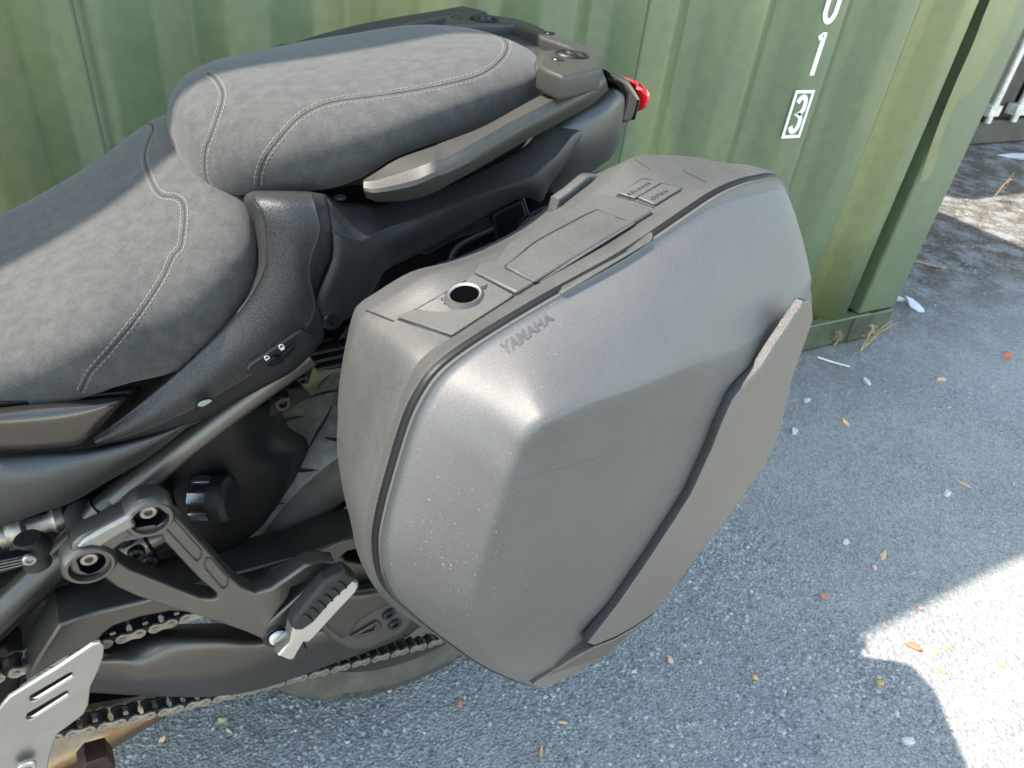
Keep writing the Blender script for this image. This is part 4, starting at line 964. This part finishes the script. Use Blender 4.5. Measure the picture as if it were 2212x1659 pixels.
# ================================================================== HARD CASE
case = empty('pannier_case', tuple(bike(.35, .36, .40)))
tag(case, 'matte grey hard case hung on the left side of the motorcycle', 'pannier')
K_rim = '1151,1479 1054,1443 971,1389 881,1319 831,1263 815.5,1183 826,1103 861,976 884,906 904,863 934,816 971,780 1027,740 1107,690 1204,633 1347,553 1475,467 1541,423 1588,400 1635,386 1686,386 1704,460 1712,540 1718,620 1690,800 1655,920 1555,1080 1395,1290 1295,1385 1205,1455'
K_cre = '1127,1464 1095,1450 1070,1433 1041,1389 1027,1353 1025.7,1306 1037,1246 1057,1173 1080,1103 1097,1036 1117,986 1134,950 1158,922 1190,900 1270,863 1354,836 1475,788 1541,766 1610,738 1678,685 1750,606 1753,630 1756,655 1750,690 1708,820 1681,936 1578,1106 1414,1319 1304,1416 1190,1476'
K_str = '1151,1476 1048,1440 963,1385 866,1314 811,1258 791,1185 794,1106 829,976 855,896 880,830 904,783 937,753 976,729 1047,683 1155,615 1300,532 1420,457 1490,418 1545,398 1608,377 1668,374 1690,455 1694,540 1700,620 1665,800 1630,920 1530,1080 1375,1280 1275,1375 1190,1450'
K_inn = '1140,1465 1025,1425 935,1370 835,1300 778,1212 754,1116 736,1046 726,965 731,880 748,780 768,700 789,672 822,650 924,590 1040,556 1200,478 1311,390 1378,334 1491,335 1562,350 1645,368 1675,450 1675,540 1680,620 1645,800 1610,920 1510,1080 1355,1280 1250,1375 1175,1450'
d_cre = [.040, .045, .048, .052, .054, .056, .058, .060, .062, .063, .064, .066, .068, .070, .070, .070, .068, .066, .064, .060, .050, .050, .050, .052, .054, .054, .054, .054, .052, .045]
d_inn = [-.04, -.06, -.08, -.10, -.11, -.12, -.12, -.12, -.12, -.12, -.12, -.118, -.112, -.098, -.095, -.092, -.095, -.105, -.09, -.07, -.06, -.09, -.1, -.1, -.1, -.1, -.1, -.09, -.07, -.05]
def ring(txt, d_): q = P(txt); return np.array([PP(d_ if np.isscalar(d_) else d_[i]).at(*q[i]) for i in range(len(q))])
r0 = cat1(ring(K_rim, 0), 5, True); rc_ = cat1(ring(K_cre, d_cre), 5, True)
rs = cat1(ring(K_str, -.030), 5, True); ri = cat1(ring(K_inn, d_inn), 5, True)
def rings(name, L, m, parent, capA=False, capB=True, angle=60, center=None):
    n = len(L[0]); V = np.concatenate(L); F = []
    for j in range(len(L) - 1):
        for i in range(n): F.append((j * n + i, j * n + (i + 1) % n, (j + 1) * n + (i + 1) % n, (j + 1) * n + i))
    if capB: F.append(tuple((len(L) - 1) * n + i for i in range(n)))
    if capA: F.append(tuple(range(n))[::-1])
    return fixn(mesh(name, V, F, m, parent, True, angle))
cen = PP(.066).at(1370, 1060)
def inw(r_, k, dn=0): return r_ + (cen + 0 - r_) * k + _pn * dn
def lerp(a, b_, t): return a * (1 - t) + b_ * t
def outl(a, b_, t, bul): return lerp(a, b_, t) + bul * 4 * t * (1 - t) * np.array([0, -.35, .94]) if False else lerp(a, b_, t)
# edge rounding between bevel and main face: quadratic blend, wider at the front corner
e1 = lerp(rc_, r0, .085); e2 = inw(rc_, .04, .0015)
LL = [inw(r0, .03, -.012), inw(r0, .004, .0), inw(r0, -.001, .0035), lerp(r0, rc_, .05), lerp(r0, rc_, .12) + _pn * .0015, lerp(r0, rc_, .3) + _pn * .003, lerp(r0, rc_, .5) + _pn * .003, lerp(r0, rc_, .7) + _pn * .002]
for t in (0, .2, .4, .6, .8, 1): LL.append((1 - t) ** 2 * e1 + 2 * t * (1 - t) * rc_ + t * t * e2)
def flat_(k, w):                                                  # settle the main face into one plane
    p_ = inw(rc_, k); d_ = (p_ - cen) @ _pn; return p_ + ((.004 - d_) * w)[:, None] * _pn
LL += [flat_(.14, .45), flat_(.3, .8), flat_(.5, 1), flat_(.75, 1), flat_(.95, 1)]
lid = rings('lid', LL, M['case'], case, angle=80)
# shell
bk = ri + _pn * -.03; cin = bk.mean(0)
SL = [r0 + _pn * -.004 + (cen - r0) * .004, r0 + _pn * -.0055 + (cen - r0) * -.004]
rs2 = rs + _pn * 0
shell_rim = rings('rim_band', [inw(r0, .02, -.006), inw(r0, .000, -.0045), inw(r0, -.010, -.0065), lerp(inw(r0, -.011, -.008), rs, .5), lerp(r0, rs, .93), rs, inw(rs, .012, -.004)], M['shell'], case, capB=False, angle=50)
shell = rings('shell', [inw(rs, .010, .004), inw(rs, .006, -.001), lerp(rs, ri, .15), lerp(rs, ri, .45), lerp(rs, ri, .75), lerp(rs, ri, .94), ri + (cin - ri) * .01 + _pn * -.003, ri + (cin - ri) * .06 + _pn * -.02, ri + (cin - ri) * .12 + _pn * -.05], M['shell'], case, angle=60)
rings('lid_gap_strip', [inw(r0, .012, -.006), inw(r0, -.0055, -.0060), inw(r0, -.0066, -.0042), inw(r0, -.0062, -.0018), inw(r0, -.0040, -.0004), inw(r0, .012, -.0004)], M['black'], case, capB=False)  # black strip laid in to paint the dark gap round the lid
tsh = [bvh(shell)]; tlid = [bvh(lid)]; tband = [bvh(shell_rim)]
# accent plates on the lid
PA1 = PP(.083)
acc = slab('accent_panel', PP(.0785), '1738,652 1746,650 1755,662 1757,690 1711,820 1684,936 1655,1002 1580,1108 1500,1212 1416,1322 1371,1353 1330,1376 1284,1395 1270,1389 1337,1304 1404,1206 1454,1130 1493,1068 1538,970 1558,918 1584,862 1606,834 1641,800 1675,746 1710,694', t=.009, bev=.0012, m=M['accent'], parent=case, res=3)
_t = [('1284,1398', .0785), ('1255,1413', .073), ('1230,1427', .067), ('1200,1446', .059), ('1172,1463', .050), ('1150,1478', .0435), ('1160,1483', .043), ('1190,1481', .049), ('1240,1459', .060), ('1304,1418', .074), ('1416,1325', .0765), ('1371,1356', .0785), ('1330,1380', .0785)]
_V = [PP(d_).at(*px(q)) for q, d_ in _t]; _n2 = len(_V); _V += [v - .03 * _pn for v in _V]
_o = fixn(mesh('lower_accent_strip', _V, [tuple(range(_n2)), tuple(range(_n2, 2 * _n2))[::-1]] + [(i, (i + 1) % _n2, _n2 + (i + 1) % _n2, _n2 + i) for i in range(_n2)], M['accent'], case, True, 30)); mod(_o, 'BEVEL', width=.001, segments=2, limit_method='ANGLE', angle_limit=R(40))
side_mat(acc, PP(.08), M['plastic']); side_mat(_o, PP(.08), M['plastic'])
# lint and dust on the lid, two faint scratches
V = []; F = []
for k in range(150):
    x, y = (random.gauss(960, 75), random.gauss(1230, 110)) if k < 100 else (random.uniform(900, 1700), random.uniform(500, 1300))
    a = hit(tlid, x, y)
    if not a: continue
    t1 = a[1].cross(Vector((random.gauss(0, 1), random.gauss(0, 1), random.gauss(0, 1)))).normalized(); t2 = a[1].cross(t1); r1 = random.uniform(.00015, .00045); r2 = r1 * random.uniform(.4, 1); b0 = len(V)
    V += [a[0] + a[1] * .0002 + t1 * r1, a[0] + a[1] * .0002 + t2 * r2, a[0] + a[1] * .0002 - t1 * r1, a[0] + a[1] * .0002 - t2 * r2]; F.append((b0, b0 + 1, b0 + 2, b0 + 3))
tag(mesh('lint', V, F, M['lint'], case, False), kind='stuff')
strip('scratch', tlid, 'e1130,1450 e1400,1385 e1700,1300 e2212,1205', .0005, M['accent'], case, .0003, 4)
# grip lip under the rim band
inlay('grip_lip', tband + tlid, 'b1990,1510 b2000,1525 b2008,1545 b1990,1575 e1440,245 e1415,252 e1400,240 e1405,222 e1420,205 e1450,190 e1800,0', M['shell'], case, .0035, sink=.006, bev=.0012)
# top plates on the shell
lockp = inlay('lock_panel', tsh, 'e372,410 e860,132 e885,140 e1118,264 e1095,285 e722,526 e700,520', M['shell'], case, .0022, bev=.0006)
fr_ = inlay('top_panel', tsh, 'e868,112 e885,88 e925,64 e1000,55 b1080,1605 b1400,1430 b1590,1310 b1640,1288 b1690,1284 b1800,1305 b2015,1390 b2000,1405 b1500,1700 e1145,262 e1125,258 e870,128', M['shell'], case, .004, bev=.0015)
tfr = [bvh(fr_)] + tsh
inlay('pad_panel', tfr, 'e1062,75 e1080,55 b1250,1580 b1640,1372 b1660,1370 b1900,1450 b1880,1470 e1285,170 e1262,178 e1240,172', M['shell'], case, .0022, bev=.0008)
strip('panel_groove', tfr, 'e1056,72 e1100,40 b1250,1572 b1445,1465 b1640,1366 b1700,1378 b1905,1452', .0016, M['seam'], case, .0008, 3)
strip('panel_groove', tfr, 'e1062,80 e1130,112 e1200,150 e1265,180', .0016, M['seam'], case, .0008, 3)
strip('panel_groove', tsh + tfr, 'e866,136 e900,152 e1000,208 e1120,268', .0024, M['seam'], case, .0010, 3)
strip('panel_groove', tsh, 'b1690,1282 b1760,1292 b1880,1335 b2018,1390', .0018, M['seam'], case, .0008, 3)
strip('panel_groove', tsh, 'e150,350 e200,368 e340,425', .0016, M['seam'], case, .0008, 3)
strip('panel_groove', tsh, 'e365,412 e480,450 e600,488 e715,530', .0014, M['seam'], case, .0008, 3)
strip('panel_groove', tsh, 'e365,412 e600,280 e860,130', .0012, M['seam'], case, .0006, 3)
strip('panel_groove', tsh, 'c0,1105 c50,1130 c100,1155 c150,1182', .0016, M['seam'], case, .0008, 3)
strip('panel_groove', tsh, 'b1885,1020 b1940,1060 b2000,1098', .0012, M['seam'], case, .0006, 3)
# release and open buttons with their lettering
b1_ = inlay('release_button', tsh, 'b1795,1270 b1940,1178 b1955,1172 b2060,1192 b2070,1200 b1910,1295 b1895,1297', M['shell'], case, .0022, bev=.0009, flat=True)
b2_ = inlay('open_button', tsh, 'b1918,1298 b2065,1207 b2080,1203 b2192,1225 b2203,1235 b2040,1335 b2025,1338', M['shell'], case, .0022, bev=.0009, flat=True)
strip('panel_groove', tsh, 'b1780,1272 b1860,1220 b1950,1162 b2010,1170 b2075,1190 b2140,1203 b2212,1222', .0014, M['seam'], case, .0008, 2)
strip('panel_groove', tsh, 'b1780,1272 b1840,1288 b1905,1306 b1960,1325 b2030,1348', .0014, M['seam'], case, .0008, 2)
def T2(a): return px(a)
text('button_lettering', 'RELEASE', quadplace([bvh(b1_)], T2('b1868,1270'), T2('b2010,1190'), T2('b1990,1180'), T2('b1848,1258')), M['seam'], case, .0004, space=1.25, bold=.01)
text('button_lettering', 'OPEN', quadplace([bvh(b2_)], T2('b2018,1300'), T2('b2120,1243'), T2('b2108,1228'), T2('b2002,1282')), M['seam'], case, .0004, space=1.25, bold=.01)
text('lid_lettering', 'YAMAHA', quadplace(tlid, T2('e1062,650'), T2('e1382,412'), T2('e1345,362'), T2('e1020,575')), M['badge'], case, .00035, space=1.05, bold=.035)
# key lock: a ring round a black disc painted as the barrel's dark inside, with its two marks
tlk = [bvh(lockp)] + tsh
a = hit(tlk, *px('e800,262')); ax = a[1]
lathe('lock_ring', a[0], ax, [(.0105, -.001), (.0116, .0026), (.0126, .0028), (.0140, .0012), (.0152, -.0005), (.0140, -.003), (.0100, -.003)], M['shell'], case, 48, 40, True)
lathe('lock_ring_edge', a[0], ax, [(.0106, .0018), (.0113, .0030), (.0119, .0031), (.0117, .002)], M['steel'], case, 48, 40, True)
lathe('lock_hole_disc', a[0], ax, [(0, .0008), (.0106, .0008), (.0108, .0020)], M['void'], case, 40)
def mk(name, pts): inlay(name, tlk, [px('e%f,%f' % p) for p in pts], M['seam'], case, .0005, bev=0)
mk('lock_mark', [(680, 287), (697, 290), (690, 316), (662, 312)])
strip('lock_mark', tlk, 'e672,290 e655,290 e648,280 e662,275', .0008, M['seam'], case, .0007, 2)
mk('lock_mark', [(905, 198), (935, 192), (938, 215), (908, 220)])
strip('lock_mark', tlk, 'e945,183 e940,198 e936,212', .0008, M['seam'], case, .0007, 2)
# inner flange of the case seen against the tail
slab('mounting_flange', PP(-.125), 'b1380,1400 b1395,1350 b1410,1290 b1490,1235 b1590,1150 b1620,1135 b1700,1142 b1724,1165 b1726,1195 b1640,1260 b1500,1370 b1440,1420 b1390,1460', t=.012, bev=.003, m=M['shell'], parent=case)

# ================================================================== LITTER, WEEDS
def flat(name, q, m, label, cat, r=1.0, h=.003, group=None, tilt=.15, jag=.25, n=8, asp=.5, rot=None):
    x, y = px(q); g = GR.at(x, y); g[2] = gz(g[0], g[1]); rot = rot if rot is not None else random.uniform(0, 6.28); V = []; k = n
    for i in range(k):
        a = 2 * math.pi * i / k; rr_ = 1 + random.uniform(-jag, jag); u, v = r * rr_ * math.cos(a), r * asp * rr_ * math.sin(a)
        V.append((g[0] + u * math.cos(rot) - v * math.sin(rot), g[1] + u * math.sin(rot) + v * math.cos(rot), g[2] + h * (1 + tilt * 6 * (math.cos(a) + random.uniform(-.5, .5)))))
    top = [(a * .0 + b_[0], b_[1], b_[2]) for a, b_ in zip([0] * k, V)]
    c_ = tuple(np.mean(V, 0) + np.array([0, 0, h * .6])); VV = top + [(v[0] + (g[0] - v[0]) * .1, v[1] + (g[1] - v[1]) * .1, g[2] - .001) for v in V] + [c_]
    F = [(i, (i + 1) % k, 2 * k) for i in range(k)] + [(i, k + i, k + (i + 1) % k, (i + 1) % k) for i in range(k)] + [tuple(range(2 * k - 1, k - 1, -1))]
    o = fixn(mesh(name, VV, F, m, None, True, 30)); return tag(o, label, cat, group)
LIT = [
 ('paper_scrap', 'c2150,1020', 'paper', 'large crumpled white scrap lying near the dark container at the right edge', 'litter', .11, .012, .5),
 ('paper_scrap', 'f1500,325', 'paper', 'white crumpled scrap on the ground just right of the green container corner', 'litter', .045, .01, .5),
 ('paper_scrap', 'f1410,280', 'paper', 'small bluish white scrap beside the larger one at the green container corner', 'litter', .03, .008, .6),
 ('dry_leaf', 'f2100,648', 'leafr', 'curled reddish brown leaf on open ground at the right edge', 'leaf', .030, .006, .45),
 ('wood_chip', 'f1680,798', 'wood', 'tan chip on the open ground, topmost of the tan ones', 'wood chip', .022, .004, .45),
 ('pebble', 'f1195,820', 'stonew', 'pale pebble on dark earth below the container corner', 'pebble', .018, .006, .6),
 ('paper_scrap', 'f725,1130', 'paper', 'white scrap on the ground right beside the case edge', 'litter', .018, .005, .55),
 ('pebble', 'f1055,1080', 'stoneo', 'orange tan pebble right of the case, in the shade', 'pebble', .012, .005, .6),
 ('pebble', 'f805,935', 'stonew', 'whitish pebble beside the accent panel of the case', 'pebble', .012, .005, .7),
 ('wood_chip', 'f1820,1480', 'wood', 'thin tan sliver on the shaded ground at right', 'wood chip', .018, .003, .25),
 ('pebble', 'f1710,1545', 'stonew', 'cream pebble left of the thin tan sliver', 'pebble', .011, .005, .8),
 ('pebble', 'i1280,1095', 'stoneo', 'round orange pebble just left of the sunlit patch', 'pebble', .0085, .004, .8),
 ('pebble', 'i470,1065', 'stoneo', 'yellowish pebble in the shade, left of the round orange one', 'pebble', .0065, .004, .8),
 ('dry_leaf', 'i915,540', 'leafr', 'small dark reddish leaf in the shade above the sunlit patch', 'leaf', .008, .003, .8),
 ('wood_chip', 'i1300,280', 'wood', 'tan splinter in the shade above the sunlit patch', 'wood chip', .018, .003, .3),
 ('dry_leaf', 'i1490,860', 'leafr', 'reddish leaf lying in the sunlit patch near its left tip', 'leaf', .017, .004, .45),
 ('pebble', 'i1640,905', 'stoneo', 'yellow pebble in the sunlit patch, right of the reddish leaf', 'pebble', .007, .004, .8),
 ('pebble', 'i1730,872', 'stoneo', 'orange pebble in the sunlit patch, upper of the two by the leaf', 'pebble', .006, .004, .8),
 ('pebble', 'i2075,990', 'stoneo', 'amber pebble at the right of the sunlit patch', 'pebble', .007, .004, .8),
 ('pebble', 'i1695,1030', 'stoneo', 'small amber pebble at the wavy lower edge of the sunlit patch', 'pebble', .0055, .004, .8),
 ('pebble', 'i1540,622', 'stonep', 'pink pebble on the upper shade line of the sunlit patch', 'pebble', .007, .004, .8),
 ('pebble', 'i1245,362', 'stonep', 'pinkish pebble in the shade above the sunlit patch', 'pebble', .006, .004, .8),
 ('pebble', 'i1060,195', 'stonew', 'white pebble in the shade, nearest the case of the pale ones', 'pebble', .008, .004, .8),
 ('stone_flake', 'i1470,1480', 'stonew', 'long grey stone flake in the shade near the bottom edge', 'stone', .016, .005, .4),
 ('pebble', 'i415,665', 'stonew', 'tiny cream pebble in the shade under the case edge', 'pebble', .005, .003, .8),
 ('wood_chip', 'h1295,1553', 'wood', 'tan stick lying on the gravel at the bottom edge of the picture', 'wood chip', .013, .003, .22),
 ('pebble', 'h1370,1190', 'stonew', 'cream stone on the gravel below the case tip', 'pebble', .006, .004, .8),
 ('pebble', 'h2010,915', 'stonew', 'cream stone on the ground right of the case tip', 'pebble', .007, .004, .7),
 ('pebble', 'h2135,962', 'stonep', 'pink stone on the ground right of the case tip', 'pebble', .007, .004, .8),
 ('dry_leaf', 'h768,1245', 'leafr', 'orange fleck of leaf on the gravel below the tyre', 'leaf', .006, .002, .6),
 ('pebble', 'h312,1160', 'stonep', 'pinkish stone just below the tyre', 'pebble', .0055, .004, .8),
 ('wood_chip', 'h1430,1365', 'wood', 'pale splinter on the gravel, upper right of the tan stick', 'wood chip', .009, .002, .25),
 ('wood_chip', 'g1440,1345', 'wood', 'orange wood chip on the gravel below the swingarm', 'wood chip', .0085, .003, .5),
 ('wood_chip', 'g1050,1475', 'wood', 'amber wood chip on the gravel beside the exhaust pipe', 'wood chip', .0065, .003, .6),
 ('wood_chip', 'g1490,1418', 'wood', 'small tan wood chip, lower right of the orange one', 'wood chip', .007, .002, .3),
 ('dry_leaf', 'g495,1572', 'straw', 'tan leaf curl beside the exhaust pipe and the stand', 'leaf', .012, .005, .5),
 ('pebble', 'h2175,1383', 'stonew', 'pale chip on the gravel low at the centre right', 'pebble', .006, .003, .7),
 ('pebble', 'h1890,1035', 'stonew', 'light stone on the gravel between case tip and pink stone', 'pebble', .006, .003, .7),
]
GRP = {'pebble': 'pebbles scattered on the ground', 'wood chip': 'wood chips scattered on the ground', 'leaf': 'fallen leaves', 'litter': 'white litter scraps'}
for nm, q, mm_, lab, ct, r_, h_, asp in LIT: flat(nm, q, M[mm_], lab, ct, r_, h_, asp=asp, group=GRP.get(ct))
def weed(name, q, label, hgt, nst, mS, spread=.05, leaves=0, lean=0):
    g = GR.at(*px(q)); g[2] = gz(g[0], g[1]); e = empty(name, tuple(g)); tag(e, label, 'weed', 'dry weeds by the containers')
    for k in range(nst):
        a = random.uniform(0, 6.28); tip = g + np.array([math.cos(a) * spread + lean, math.sin(a) * spread * .5 - .02, hgt * random.uniform(.6, 1)])
        mid = (g + tip) / 2 + np.array([random.uniform(-.3, .3) * spread, 0, hgt * .12]); tube('stem', [g, mid, tip], [.003, .002, .0012], M[mS], e, 6, 3)
        V = []; F = []
        for j in range(14 if leaves else 8):
            t = random.uniform(.35, 1); c = (g * (1 - t) + tip * t) if t > .5 else g * (1 - 2 * t) + mid * 2 * t; d = np.array([random.gauss(0, 1), random.gauss(0, 1), random.gauss(0, .8)]); d /= np.linalg.norm(d); w = np.cross(d, [0, 0, 1.]); s_ = random.uniform(.006, .014)
            b0 = len(V); V += [c, c + d * s_ + w * s_ * .35, c + d * s_ * 2, c + d * s_ - w * s_ * .35]; F.append((b0, b0 + 1, b0 + 2, b0 + 3))
        tag(mesh('leaves', V, F, M[random.choice(['straw', 'leafr', 'grnleaf']) if leaves else mS], e, False), kind='stuff')
weed('weed', 'c2010,1290', 'upright reddish and yellow weed growing beside the sunlit wedge near the dark container', .20, 3, 'straw', .03, 1)
weed('weed', 'f1155,610', 'dry straw-coloured weed at the foot of the container corner post', .13, 5, 'straw', .05, 0, .04)
weed('weed', 'f985,575', 'small dry tuft against the container rail, left of the taller dry weed', .07, 4, 'straw', .03, 0)
tube_ = tube('twig', [GR.at(*px(q)) + np.array([0, 0, .006]) for q in ('f870,665', 'f960,695', 'f1080,728')], .003, M['galv'], None, 6, 3); tag(tube_, 'long pale twig on the earth below the container rail', 'twig', 'twigs on the ground')
tube_ = tube('twig', [GR.at(*px(q)) + np.array([0, 0, .006]) for q in ('f1500,40', 'f1600,65', 'f1700,85')], .004, M['straw'], None, 6, 3); tag(tube_, 'brown twig on the earth right of the container corner', 'twig', 'twigs on the ground')
